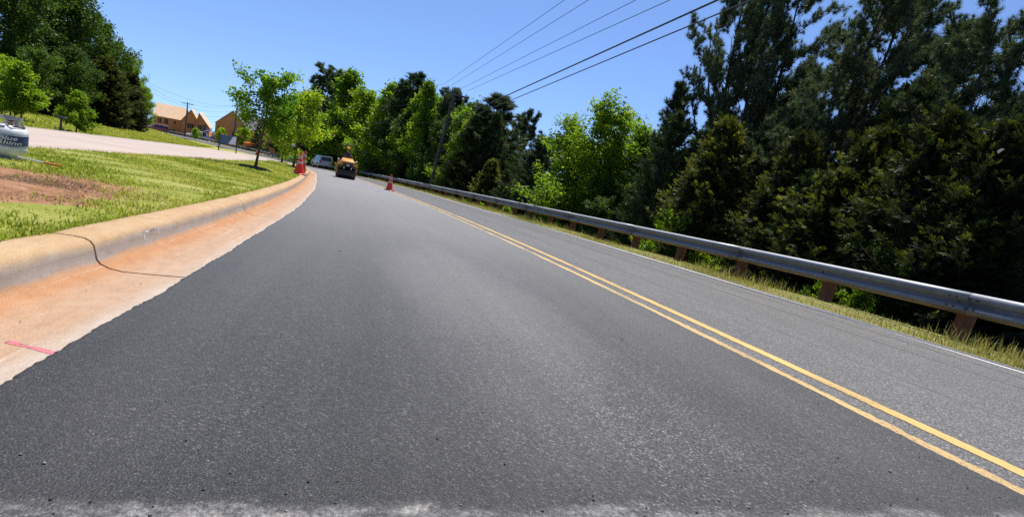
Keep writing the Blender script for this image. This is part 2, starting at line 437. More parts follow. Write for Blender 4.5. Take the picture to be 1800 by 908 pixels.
M['straw'] = leaf_mat('dead_straw', [(0, (.06, .035, .022)), (.6, (.17, .11, .07)), (1, (.30, .21, .14))], .1, (1, 1, 1), .8, .1)

def rail_mat():
    m, nt, b = new_mat('weathered_galvanised_steel'); co = objco(nt)
    n = noise(nt, scaled(nt, co, (1, 1, 1)), 3, 6, .7); n2 = noise(nt, co, 40, 4, .7)
    za = N(nt, 'ShaderNodeAttribute', attribute_name='clay')
    cl = mth(nt, 'MULTIPLY', za.outputs['Fac'], ramp(nt, n2, [(.3, grey(.5)), (.6, grey(1))]), clamp=True)
    cc_ = ramp(nt, n, [(.3, (.50, .51, .52)), (.7, (.62, .63, .64))])
    gr = N(nt, 'ShaderNodeAttribute', attribute_name='face_shade')  # shade painted into the beam face; top lip kept pale as sunlit
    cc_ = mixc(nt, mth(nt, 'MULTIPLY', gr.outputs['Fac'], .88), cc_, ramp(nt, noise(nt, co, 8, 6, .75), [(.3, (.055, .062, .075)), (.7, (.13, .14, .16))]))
    nt.links.new(mixc(nt, cl, cc_, (.20, .085, .045)), b.inputs['Base Color'])
    b.inputs['Metallic'].default_value = .25
    nt.links.new(ramp(nt, n2, [(.3, grey(.42)), (.7, grey(.6))]), b.inputs['Roughness'])
    return m
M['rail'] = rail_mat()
M['rust_post'] = plain('rust_brown_post', (.155, .068, .042), .85, 0, .4, 7, .01, .2)
M['bolt'] = plain('dark_bolt_steel', (.05, .05, .055), .5, .6)
M['cone'] = plain('orange_cone_plastic', (.66, .030, .012), .45, 0, .15, 5)
M['cone_dirty'] = plain('dirty_orange_cone_plastic', (.40, .045, .022), .55, 0, .3, 5)
M['cone_band'] = plain('reflective_band', (.56, .34, .31), .35, 0, .12, 12)
M['cone_band_dirty'] = plain('dirty_reflective_band', (.42, .28, .25), .5, 0, .3, 12)
M['rubber'] = plain('black_rubber', (.02, .02, .02), .8, 0, .4, 10)
M['osb'] = plain('osb_wall_sheathing', (.76, .30, .085), .85, 0, .14, .6)
M['osb_roof'] = plain('osb_roof_deck', (.60, .40, .25), .85, 0, .12, .8)
M['felt'] = plain('grey_roof_felt', (.14, .135, .15), .8, 0, .15, .7)
M['opening'] = plain('dark_window_glass', (.012, .012, .014), .25)
M['lumber'] = plain('lumber_trim', (.56, .36, .2), .8)
M['steel_white'] = plain('white_tank_paint', (.62, .63, .64), .35, 0, .2, 14)
M['steel_grey'] = plain('grey_tank_steel', (.34, .35, .36), .4, .3, .2, 12)
M['label_blue'] = plain('blue_tank_sleeve', (.022, .045, .15), .35, 0, .25, 10)
M['label_text'] = plain('pale_sleeve_lettering', (.62, .64, .66), .5, 0, .05)
M['brass'] = plain('brass_valve', (.45, .27, .10), .4, .8)
M['roller_yellow'] = plain('roller_yellow_paint', (.60, .26, .035), .4, 0, .1, 5)
M['roller_black'] = plain('roller_black_paint', (.022, .022, .024), .5, 0, .3, 6)
M['drum_steel'] = plain('drum_steel', (.055, .05, .047), .45, .5, .35, 4)
M['lamp'] = plain('lamp_lens', (.7, .7, .68), .15)
M['car_silver'] = plain('silver_car_paint', (.27, .30, .33), .28, .55, .03, 3)
M['car_glass'] = plain('tinted_car_glass', (.012, .016, .02), .06, 0, .1, 3)
M['side_glass'] = plain('blue_reflecting_car_glass', (.05, .10, .16), .05, 0, .1, 3)
M['tail_red'] = plain('tail_lamp_red', (.35, .012, .012), .25)
M['plate'] = plain('number_plate', (.6, .6, .62), .4)
M['tyre'] = plain('tyre_rubber', (.018, .018, .018), .85)
M['rim'] = plain('alloy_rim', (.4, .4, .42), .3, .8)
M['maroon'] = plain('faded_maroon_paint', (.30, .085, .11), .35)
M['van_pink'] = plain('dusty_white_van_paint', (.62, .50, .50), .35)
M['white_car'] = plain('white_car_paint', (.75, .76, .78), .3)
M['excav'] = plain('orange_machine_paint', (.80, .20, .03), .45)
M['tarp'] = plain('blue_tarp', (.06, .26, .62), .5)
M['sign_blue'] = plain('dark_blue_sign_face', (.035, .085, .17), .4)
M['sign_white'] = plain('white_sign_panel', (.62, .64, .68), .4)
M['black_metal'] = plain('black_painted_metal', (.016, .016, .018), .45)
M['mulch'] = plain('dark_mulch', (.05, .032, .022), .95, 0, .5, 20, .03, .1)
M['wire'] = plain('dark_cable', (.018, .022, .028), .5)
M['insul'] = plain('grey_porcelain', (.22, .22, .23), .3)
M['cloth_dark'] = plain('dark_work_clothes', (.02, .022, .028), .9)
M['skin'] = plain('skin', (.34, .19, .13), .55)
M['hat_orange'] = plain('orange_hard_hat', (.85, .22, .03), .35)
M['seat'] = plain('black_vinyl', (.02, .02, .02), .5)
M['pink_paint'] = paint_mat('pink_marking_paint', (.72, .17, .19), .47)
M['chalk'] = paint_mat('white_marking_paint', (.72, .68, .64), .50)
M['blue_chalk'] = paint_mat('blue_marking_paint', (.14, .20, .48), .45)
M['orange_plastic'] = plain('orange_plastic', (.62, .16, .05), .5)
M['pebble'] = leaf_mat('loose_stone', [(0, (.02, .02, .02)), (.6, (.10, .098, .095)), (1, (.42, .40, .37))], 0, (1, 1, 1), .8, .2)
M['house_trim'] = plain('bare_board_trim', (.5, .33, .2), .85)

# ------------------------------------------------------------------ setting: ground, road, kerb, path
def grid_mesh(name, S, O, offf, mat, uvf=None, zone=None, bare=None):
    """sheet over the (s,o) grid"""
    SS, OO = np.meshgrid(S, O, indexing='ij')
    P_ = road(SS.ravel(), OO.ravel()); 
    P_[:, 2] += (offf(SS.ravel(), OO.ravel()) if callable(offf) else offf)
    n, m_ = SS.shape
    i = np.arange(n*m_).reshape(n, m_)
    F = np.stack([i[:-1, :-1], i[:-1, 1:], i[1:, 1:], i[1:, :-1]], -1).reshape(-1, 4)
    uv = np.stack([OO.ravel(), SS.ravel()], -1) if uvf is None else uvf(SS.ravel(), OO.ravel())
    me = npmesh(name, P_, F, uv=uv, smooth_=True)
    for nm, fn in (('zone', zone), ('bare', bare)):
        if fn is not None:
            a = me.attributes.new(nm, 'FLOAT', 'POINT'); a.data.foreach_set('value', fn(SS.ravel(), OO.ravel()).astype(np.float32))
    return link(name, me, None, mat)

def axis(lo, hi, f0, f1, step, grow):
    a = list(np.arange(f0, f1, step)); d = step
    while a[-1] < hi: d *= grow; a.append(a[-1] + d)
    d = step; b = [f0]
    while b[-1] > lo: d *= grow; b.append(b[-1] - d)
    return np.array(b[::-1][:-1] + a)

gx = axis(-420, 420, -30, 16, .9, 1.16); gy = axis(-160, 620, -4, 50, .9, 1.13)
XX, YY = np.meshgrid(gx, gy, indexing='ij')
gs, go = so(XX.ravel(), YY.ravel())
gz = zp(XX.ravel(), YY.ravel()) + off(gs, go) - .34*(smooth(-4.3, -3.4, go)*(1 - smooth(8.1, 9.5, go)))
gz -= .06*((go < -4.2) & (go > -8.8) & (gs < 66))
i = np.arange(XX.size).reshape(XX.shape)
F = np.stack([i[:-1, :-1], i[1:, :-1], i[1:, 1:], i[:-1, 1:]], -1).reshape(-1, 4)
me = npmesh('ground', np.stack([XX.ravel(), YY.ravel(), gz], -1), F, smooth_=True)
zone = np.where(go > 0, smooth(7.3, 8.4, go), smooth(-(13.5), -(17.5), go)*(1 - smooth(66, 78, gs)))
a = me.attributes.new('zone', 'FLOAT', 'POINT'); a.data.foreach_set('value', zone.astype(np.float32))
a = me.attributes.new('bare', 'FLOAT', 'POINT'); a.data.foreach_set('value', np.zeros(XX.size, np.float32))
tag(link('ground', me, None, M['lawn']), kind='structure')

# verge lawn between kerb and path
def bare_f(s, o):
    a = 1.2 - np.hypot((s - 4.4)/1.8, (o + 2.45)/.80)
    b = .7 - np.hypot((s - 5.6)/1.2, (o + 1.95)/.34)
    c = .5 - np.hypot((s - 6.6)/.8, (o + 1.75)/.2)
    return np.clip(np.maximum(np.maximum(a, b), c)*1.3, 0, 1)
SV = np.concatenate([np.arange(-8, 14, .2), np.arange(14, 50.3, .6)])
def verge_off(s, o):
    h = off(s, o) + .012*np.sin(s*2.1 + o*3) + .010*np.sin(s*5.3 - o*4.1)
    return np.where(o > -1.56, .125, h)
vo = grid_mesh('lawn', SV, np.linspace(-4.5, -1.52, 18), verge_off, M['lawn'], zone=lambda s, o: s*0, bare=bare_f)
tag(vo, kind='structure')
# verge beyond the rail side
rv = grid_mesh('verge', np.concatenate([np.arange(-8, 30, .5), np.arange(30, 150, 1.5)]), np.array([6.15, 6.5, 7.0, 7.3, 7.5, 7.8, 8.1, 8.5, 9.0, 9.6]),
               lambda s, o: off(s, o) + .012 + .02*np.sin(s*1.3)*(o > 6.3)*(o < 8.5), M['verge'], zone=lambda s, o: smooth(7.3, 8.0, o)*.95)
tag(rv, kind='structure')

SR = np.concatenate([np.arange(-9, 40, .5), np.arange(40, 200, 1.0)])
tag(grid_mesh('road', SR, np.array([-.72, 0, 1, 2, 3, 4, 5, 6.28]), -.004, M['asphalt_old']), kind='structure')

# fresh asphalt lift: ragged left edge lying on the gutter pan, crumbly start
def new_asphalt():
    S = np.concatenate([np.arange(-7, 12, .02), np.arange(12, 62, .25)])
    def jag(k, amp, f): 
        r = np.random.default_rng(k); return sum(amp/(j+1)*np.sin(S*f*(1.9**j) + r.uniform(0, 6.3)) for j in range(5))
    eL = -.885 + .010*np.sin(S*.9) + jag(3, .0045, 5) + np.random.default_rng(2).normal(0, .003, len(S))
    eL += np.where(S < 3.3, -.0, 0)
    eR = 2.41 + jag(5, .006, 4) + np.random.default_rng(4).normal(0, .003, len(S))
    cols = [eL - .006, eL, eL + .02, eL*0 - .6, eL*0, eL*0 + .8, eL*0 + 1.6, eR - .02, eR, eR + .004]
    hs = [.002, .010, .016, .017, .017, .017, .017, .015, .008, .001]
    V = np.concatenate([road(S, c, h) for c, h in zip(cols, hs)])
    n = len(S); m_ = len(cols); idx = np.arange(n*m_).reshape(m_, n)
    F = np.stack([idx[:-1, :-1], idx[1:, :-1], idx[1:, 1:], idx[:-1, 1:]], -1).reshape(-1, 4)
    uv = np.concatenate([np.stack([c, S], -1) for c in cols])
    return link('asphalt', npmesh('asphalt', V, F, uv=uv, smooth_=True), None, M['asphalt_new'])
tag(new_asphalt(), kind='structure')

def stripe(name, o, w, s0, s1, off_, mat, jag=.004, seed=0):
    S = np.concatenate([np.arange(s0, min(s1, 14), .04), np.arange(14, s1, .5)]) if s0 < 14 else np.arange(s0, s1, .5)
    r = np.random.default_rng(seed)
    a = o - w/2 + r.normal(0, jag, len(S)); b_ = o + w/2 + r.normal(0, jag, len(S))
    V = np.concatenate([road(S, a, off_), road(S, b_, off_)]); n = len(S)
    k = np.arange(n-1); F = np.stack([k, k+n, k+n+1, k+1], -1)
    uv = np.concatenate([np.stack([a, S], -1), np.stack([b_, S], -1)])
    return tag(link(name, npmesh(name, V, F, uv=uv), None, mat), kind='structure')
stripe('road_marking_yellow_line', 2.45, .105, -6, 190, .0030, M['yellow_dusty'], .006, 1)
stripe('road_marking_yellow_line', 2.73, .10, -6, 190, -.0012, M['yellow_paint'], .003, 2)
stripe('road_marking_white_line', 6.03, .095, -6, 190, -.0012, M['white_paint'], .003, 3)

def kerb():
    prof = [(-.80, -.012), (-.90, -.003), (-1.08, -.010), (-1.20, -.012), (-1.26, -.002), (-1.30, .016), (-1.318, .04), (-1.326, .08), (-1.334, .112), (-1.35, .132), (-1.375, .144), (-1.42, .149), (-1.48, .150), (-1.525, .147), (-1.54, .135), (-1.545, .02)]
    pu = [0.0]
    for (o0, h0), (o1, h1) in zip(prof, prof[1:]): pu.append(pu[-1] + math.hypot(o1-o0, h1-h0))
    pu = [u - .09 for u in pu]
    V = []; F = []; UV = []
    joints = [-4.2, -.55] + [3.08 + 3.62*k for k in range(0, 13)] + [49.5]
    for a, b_ in zip(joints, joints[1:]):
        S = np.linspace(a + .009, b_ - .009, max(4, int((b_-a)/.25)))
        base = len(V)
        for k, s in enumerate(S):
            end = 0.006 if k in (0, len(S)-1) else 0
            P_ = road(np.full(len(prof), s), [p[0] for p in prof], np.array([p[1] for p in prof]) - end)
            V += [tuple(p) for p in P_]; UV += [(u, s) for u in pu]
        n = len(prof)
        for k in range(len(S)-1):
            F += [(base+k*n+j, base+k*n+j+1, base+(k+1)*n+j+1, base+(k+1)*n+j) for j in range(n-1)]
        # slab ends going down into the joint
        for k in (0, len(S)-1):
            b2 = len(V); P_ = [V[base+k*n+j] for j in range(n)]
            V += P_; UV += [(u, S[k]) for u in pu]
            V += [(p[0], p[1], p[2]-.06) for p in P_]; UV += [(u, S[k]) for u in pu]
            F += [(b2+j, b2+j+1, b2+n+j+1, b2+n+j) for j in range(n-1)]
    me = npmesh('kerb', V, np.array(F), uv=UV, smooth_=True); me.set_sharp_from_angle(angle=R(50))
    return link('kerb', me, None, M['kerb'])
tag(kerb(), kind='structure')
# dark soil seen through the kerb joints
tag(grid_mesh('kerb_bed', np.arange(-4, 50, .5), np.array([-1.53, -1.2, -.9]), -.045, M['mulch']), kind='structure')

# concrete path that leaves the road further on
def path():
    sa = np.array([-14, 0, 8.75, 14, 20, 30, 40, 46, 49, 51, 52.5]); na = np.array([-4.2, -4.2, -4.27, -4.2, -3.85, -3.9, -4.0, -3.7, -3.1, -2.1, -.6])
    sb = np.array([-14, 0, 17, 24, 34, 42, 50, 56, 60, 63, 65.0]); nb = np.array([-7.9, -7.9, -8.0, -8.2, -8.5, -8.4, -7.7, -6.6, -5.2, -3.4, -.6])
    t = np.linspace(0, 1, 90); ta = np.linspace(0, 1, len(sa))
    def rs(s, n):
        L_ = np.concatenate([[0], np.cumsum(np.hypot(np.diff(s), np.diff(n)))]); L_ /= L_[-1]
        return np.interp(t, L_, s), np.interp(t, L_, n)
    s1, n1 = rs(sa, na); s2, n2 = rs(sb, nb)
    V = []; m_ = 9
    for k in range(m_):
        w = k/(m_-1); s_ = s1*(1-w) + s2*w; n_ = n1*(1-w) + n2*w
        h = off(s_, n_) + .035 + np.where(n_ > -1.2, .02, 0)
        h = np.where(n_ > -1.1, np.maximum(h, .012), h)
        V.append(road(s_, n_, h))
    top = np.concatenate(V); n = len(t)
    sk = [V[0] - np.array([0, 0, .16]), V[-1] - np.array([0, 0, .16])]
    allv = np.concatenate([top] + sk); idx = np.arange(m_*n).reshape(m_, n)
    F = [np.stack([idx[:-1, :-1], idx[1:, :-1], idx[1:, 1:], idx[:-1, 1:]], -1).reshape(-1, 4)]
    k = np.arange(n-1)
    F.append(np.stack([m_*n+k, idx[0, k], idx[0, k+1], m_*n+k+1], -1)); F.append(np.stack([idx[-1, k], m_*n+n+k, m_*n+n+k+1, idx[-1, k+1]], -1))
    return link('path', npmesh('path', allv, F, smooth_=False), None, M['path'])
tag(path(), kind='structure')

# painted marks
def patch(name, pts_so, off_, mat):
    P_ = road([p[0] for p in pts_so], [p[1] for p in pts_so], off_)
    me = npmesh(name, P_, np.arange(len(P_))[None], uv=[(p[1], p[0]) for p in pts_so])
    return tag(link(name, me, None, mat), kind='structure')
def gutter_mark(name, s0, s1, w, mat):
    t = np.linspace(0, 1, 12); o_ = -.888 - .17*t; h = np.interp(-o_, [.80, .90, 1.08, 1.2], [-.012, -.003, -.010, -.012]) + .0012
    sm = s0 + (s1 - s0)*t; ww = w*(1 + .25*np.sin(t*9))
    V = np.concatenate([road(sm - ww/2, o_, h), road(sm + ww/2, o_, h)]); k = np.arange(11)
    me = npmesh(name, V, np.stack([k, k+12, k+13, k+1], -1), uv=np.concatenate([np.stack([o_, sm - ww/2], -1), np.stack([o_, sm + ww/2], -1)]))
    return tag(link(name, me, None, mat), kind='structure')
gutter_mark('paint_mark_pink', 1.815, 1.90, .022, M['pink_paint'])
patch('paint_mark_blue', [(23.2, .55), (23.5, .6), (26.8, 1.25), (26.7, 1.1)], .02, M['blue_chalk'])
patch('paint_mark_blue', [(20.6, 1.2), (20.75, 1.25), (23.0, 1.75), (22.9, 1.65)], .02, M['blue_chalk'])
def kerb_chalk():
    V = []; F = []
    for (sa, sb, h0, h1) in ((3.70, 3.718, .055, .112), (3.70, 3.96, .098, .112), (3.945, 3.96, .065, .11)):
        b_ = len(V)
        for s_, h_ in ((sa, h0), (sb, h0), (sb, h1), (sa, h1)):
            V.append(road(s_, float(np.interp(h_, [.04, .08, .112], [-1.318, -1.326, -1.334])) + .0012, h_))
        F.append((b_, b_+1, b_+2, b_+3))
    me = npmesh('paint_mark_white', V, np.array(F), uv=[(v[0], v[1]) for v in V])
    return tag(link('paint_mark_white', me, None, M['chalk']), kind='structure')
kerb_chalk()

# ------------------------------------------------------------------ grass, straw, loose stones (stuff)
def blades(n, sfun, hmin, hmax, w, lean, seed, tintf=None, flat=False):
    r = np.random.default_rng(seed)
    s, o = sfun(r, n); n = len(s)
    base = road(s, o); base[:, 2] += off(s, o) - .01
    a = r.uniform(0, 2*np.pi, n); l = np.abs(r.normal(0, lean, n)) + (0.9 if flat else 0)
    h = r.uniform(hmin, hmax, n)*(.6 + .4*r.random(n)); la = r.uniform(0, 2*np.pi, n)
    side = np.stack([np.cos(a), np.sin(a), a*0], -1)*(w*r.uniform(.6, 1.3, n))[:, None]/2
    ld = np.stack([np.cos(la), np.sin(la), la*0], -1)
    cl, sl = np.cos(np.clip(l, 0, 1.5)), np.sin(np.clip(l, 0, 1.5))
    mid = base + np.array([0, 0, 1])*(h*.55*np.where(cl < .3, .3, 1))[:, None] + ld*(h*.2*sl)[:, None]
    tip = base + np.array([0, 0, 1])*(h*cl)[:, None] + ld*(h*sl)[:, None]
    if flat:
        mid = base + np.array([0, 0, .02]) + ld*(h*.5)[:, None]; tip = base + ld*h[:, None] + np.array([0, 0, .012])
    V = np.concatenate([base - side, base + side, mid + side*.8, mid - side*.8, tip])
    k = np.arange(n)
    F = [np.stack([k, k+n, k+2*n, k+3*n], -1), np.stack([k+3*n, k+2*n, k+4*n], -1)]
    t = np.clip(r.normal(.45, .22, n) if tintf is None else tintf(r, s, o), 0, 1)
    return V, F, np.concatenate([t, t])

def merge(parts):
    V = []; T = []; Fs = {}; n = 0
    for v, f, t in parts:
        V.append(v); i0 = 0
        for ff in f:
            Fs.setdefault(ff.shape[1], [[], []]); Fs[ff.shape[1]][0].append(ff + n); Fs[ff.shape[1]][1].append(t[i0:i0+len(ff)]); i0 += len(ff)
        n += len(v)
    ks = sorted(Fs)
    return np.concatenate(V), [np.concatenate(Fs[k][0]) for k in ks], np.concatenate([np.concatenate(Fs[k][1]) for k in ks])

def bare_noise(s, o):
    return bare_f(s, o) + .16*np.sin(s*5.1 + o*2) * np.sin(o*6.3 - s*2.2) + .08*np.sin(s*13 + 1)*np.sin(o*17)
def verge_pts(s0, s1, o0, o1, p=2.0):
    def f(r, n):
        s = s0 + (s1 - s0)*r.random(n)**p; o = r.uniform(o0, o1, n)
        # tufty: pull points toward random centres
        c = np.floor(s*5)*13.7 + np.floor(o*5)*7.3
        keep = (np.sin(c*12.9898)*43758.5453 % 1) > .38*r.random(n)
        keep &= bare_noise(s, o) < r.uniform(.25, .95, n)
        return s[keep], o[keep]
    return f
def tint_l(r, s, o):
    return .38 + .24*np.sin(s*1.7 + o*2.3)*np.sin(s*.6 - o*1.1) + r.normal(0, .20, len(s)) + .45*(r.random(len(s)) < .08)
parts = [blades(175000, verge_pts(1.6, 16, -4.25, -1.535, 1.6), .018, .062, .0095, 1.15, 11, tint_l),
         blades(50000, verge_pts(12, 50, -4.1, -1.5, 1.3), .03, .09, .02, 1.0, 12, tint_l),
         blades(9000, lambda r, n: (1.6 + 24*r.random(n)**1.6, -1.535 - np.abs(r.normal(0, .03, n)) + .02), .03, .09, .007, 1.0, 13, tint_l)]
def lawn2(r, n):
    s = 6 + 70*r.random(n)**1.3; o = -8.4 - 9*r.random(n)**1.4 - np.where(s > 20, .25, 0)
    o = np.where((s > 44) & (s < 66), np.minimum(o, -9), o)
    return s, o
parts.append(blades(60000, lawn2, .05, .14, .03, .6, 14, tint_l))
V, F, t = merge(parts)
tag(link('grass', npmesh('grass', V, F, tint=t), None, M['lf_grass']), kind='stuff')

def rail_verge(r, n):
    s = 1 + 75*r.random(n)**1.5; o = 6.26 + np.abs(r.normal(0, .50, n))
    dens = .5 + .5*np.sin(s*1.9)*np.sin(s*.73 + 1)
    k = (r.random(n) < .35 + .65*dens) & (o < 8.0); return s[k], o[k]
def rail_tall(r, n):
    c = 1.5 + 60*r.random(60)**1.4; s = c[r.integers(0, 60, n)] + r.normal(0, .16, n); o = np.clip(7.0 + r.normal(0, .28, n), 6.45, 8.3); return s, o
parts = [blades(70000, rail_verge, .03, .13, .010, .8, 21), blades(5000, rail_tall, .12, .30, .009, .35, 22, lambda r, s, o: .45 + r.normal(0, .2, len(s)))]
V, F, t = merge(parts)
tag(link('verge_grass', npmesh('verge_grass', V, F, tint=t), None, M['lf_dry']), kind='stuff')

def straw_pts(r, n):
    s = 4.45 + r.normal(0, .62, n); o = -2.6 + r.normal(0, .33, n); k = (o < -1.65) & (o > -4); return s[k], o[k]
V, F, t = merge([blades(5000, straw_pts, .05, .16, .005, .5, 31, flat=True)])
tag(link('dead_straw', npmesh('dead_straw', V, F, tint=t), None, M['straw']), kind='stuff')

def stones():
    r = np.random.default_rng(5); n = 420
    s = np.where(r.random(n) < .6, .75 + np.abs(r.normal(0, .30, n)), .8 + 5*r.random(n)**1.5); o = r.uniform(-.85, 2.3, n)
    gut = r.random(n) < .04; s = np.where(gut, r.uniform(1.2, 6, n), s); o = np.where(gut, r.uniform(-1.2, -.9, n), o)
    rad = r.uniform(.0015, .005, n)*np.where(r.random(n) < .05, 1.8, 1)*np.where(gut, .8, 1)
    oct_ = np.array([(1, 0, 0), (0, 1, 0), (-1, 0, 0), (0, -1, 0), (0, 0, .7), (0, 0, -.5)])
    c = road(s, o, np.where(gut, -.006, .019))
    V = (c[:, None] + oct_[None]*rad[:, None, None]*r.uniform(.6, 1.3, (n, 6, 1)) ).reshape(-1, 3)
    f = np.array([(0, 1, 4), (1, 2, 4), (2, 3, 4), (3, 0, 4), (1, 0, 5), (2, 1, 5), (3, 2, 5), (0, 3, 5)])
    F = (f[None] + (np.arange(n)*6)[:, None, None]).reshape(-1, 3)
    t = np.repeat(np.where(gut, .25, np.clip(r.normal(.68, .22, n), 0, 1)), 8)
    return tag(link('loose_gravel', npmesh('loose_gravel', V, F, tint=t), None, M['pebble']), kind='stuff')
stones()

# ------------------------------------------------------------------ vegetation generators
def unit(v): return v/np.maximum(np.linalg.norm(v, axis=-1, keepdims=True), 1e-9)

def tube_np(polys, n=6):
    V = []; F = []; b0 = 0
    for pts, rad in polys:
        pts = np.asarray(pts, float); rad = np.asarray(rad, float); m_ = len(pts)
        t = unit(np.gradient(pts, axis=0)); ref = np.where(np.abs(t[:, 2:3]) > .9, np.array([[1., 0, 0]]), np.array([[0, 0, 1.]]))
        a = unit(np.cross(t, ref)); b_ = np.cross(t, a)
        an = np.arange(n)*2*np.pi/n
        ring = pts[:, None] + (a[:, None]*np.cos(an)[None, :, None] + b_[:, None]*np.sin(an)[None, :, None])*rad[:, None, None]
        V.append(ring.reshape(-1, 3)); i = (np.arange(m_*n).reshape(m_, n)) + b0
        F.append(np.stack([i[:-1], np.roll(i[:-1], -1, 1), np.roll(i[1:], -1, 1), i[1:]], -1).reshape(-1, 4)); b0 += m_*n
    return np.concatenate(V), np.concatenate(F)

def leaves_np(c, d, length, width, r, droop=.25, fold=.15):
    """diamond leaves; c (n,3) base point, d (n,3) axis"""
    n = len(c); d = unit(d); rnd = unit(r.normal(size=(n, 3)))
    side = unit(np.cross(d, rnd)); up = np.cross(side, d)
    q_ = r.uniform(.45, 1.5, n); L_ = (length*q_)[:, None]; W = (width*q_*r.uniform(.8, 1.2, n))[:, None]
    V = np.concatenate([c, c + d*L_*.5 + side*W*.5 + up*L_*fold, c + d*L_ - up*L_*droop, c + d*L_*.5 - side*W*.5 + up*L_*fold])
    k = np.arange(n); return V, np.stack([k, k+n, k+2*n, k+3*n], -1)

def needles_np(c, d, length, width, r, count, spread, back=0.0):
    n = len(c)*count
    cc = np.repeat(c, count, 0); dd = np.repeat(unit(d), count, 0)
    q = unit(dd*1.0 + r.normal(size=(n, 3))*spread)
    cc = cc - dd*(r.random(n)*back)[:, None]
    side = unit(np.cross(q, r.normal(size=(n, 3))))*(width/2)
    L_ = (length*r.uniform(.7, 1.2, n))[:, None]
    V = np.concatenate([cc - side, cc + side, cc + q*L_]); k = np.arange(n)
    return V, np.stack([k, k+n, k+2*n], -1)

def curve(p0, d0, length, r, bend=.25, up=.0, n=6):
    p = np.array(p0, float); d = np.array(d0, float)/np.linalg.norm(d0); out = [p.copy()]
    for k in range(n-1):
        d = d + r.normal(size=3)*bend/n*1.5 + np.array([0, 0, up/n]); d /= np.linalg.norm(d)
        p = p + d*length/(n-1); out.append(p.copy())
    return np.array(out)

def samp(poly, t):
    x = t*(len(poly)-1); i = min(int(x), len(poly)-2); f = x - i
    return poly[i]*(1-f) + poly[i+1]*f, poly[i+1] - poly[i]

def gen_decid(seed, H=7.0, cr=1.9, cb=.18, limbs=30, subs=7, anch=5, nl=15, leaf=.13, shape='oval', spread=.16, bias=.5, tr=.085, leanx=0.0):
    r = np.random.default_rng(seed)
    trunk = curve((0, 0, 0), (leanx, 0, 1), H*.97, r, .12, .15, 9); trad = np.linspace(tr*H/7, .012, 9); trad[0] *= 1.35
    polys = [(trunk, trad)]; C = []; D = []
    for k in range(limbs):
        t = cb + (1 - cb)*((k + r.random())/limbs)*.97
        p, d = samp(trunk, t)
        az = k*2.399 + r.normal(0, .35)
        u = (t - cb)/(1 - cb)
        if shape == 'oval': prof = math.sin(math.pi*min(1, .18 + .78*u))**.7
        elif shape == 'cone': prof = (1 - u)**.8*.95 + .08
        elif shape == 'vase': prof = .55 + .6*u if u < .75 else 1.0 - (u-.75)*2.4
        else: prof = .75 + .25*math.sin(u*9) if u < .85 else .6
        ln = cr*prof*r.uniform(.5, 1.4)
        el = .25 + .75*u + r.normal(0, .15)
        dv = np.array([math.cos(az)*math.cos(el), math.sin(az)*math.cos(el), math.sin(el)])
        lb = curve(p, dv, ln, r, .5, .25, 6); rr = trad[min(8, int(t*8))]*.45
        polys.append((lb, np.linspace(rr, .006, 6)))
        for j in range(subs):
            tt = .25 + .75*(j + r.random())/subs
            q, dq = samp(lb, min(.999, tt))
            sd = unit(unit(dq) + r.normal(size=3)*.65 + np.array([0, 0, .15])); sl = ln*r.uniform(.22, .45)*(1.15 - .5*tt) + .12
            sb = curve(q, sd, sl, r, .5, .15, 4); polys.append((sb, np.linspace(rr*.35, .003, 4)))
            for a_ in range(anch):
                c_, dd = samp(sb, min(.999, (a_ + .6 + r.random()*.4)/anch)); C.append(c_); D.append(dd)
    C = np.array(C); D = unit(np.array(D)); m_ = len(C)
    cc = np.repeat(C, nl, 0) + r.normal(size=(m_*nl, 3))*spread; dd = np.repeat(D, nl, 0)*.5 + r.normal(size=(m_*nl, 3))*.6 + np.array([0, 0, -.15])
    lv, lf = leaves_np(cc, dd, leaf, leaf*.62, r)
    t = np.clip(np.repeat(r.normal(bias, .2, m_), nl) + r.normal(0, .12, m_*nl), 0, 1)
    tv, tf = tube_np(polys[:1], 9); bv, bf = tube_np(polys[1:], 4)
    return dict(trunk=(np.concatenate([tv, bv]), np.concatenate([tf, bf + len(tv)])), crown=(lv, lf, t))

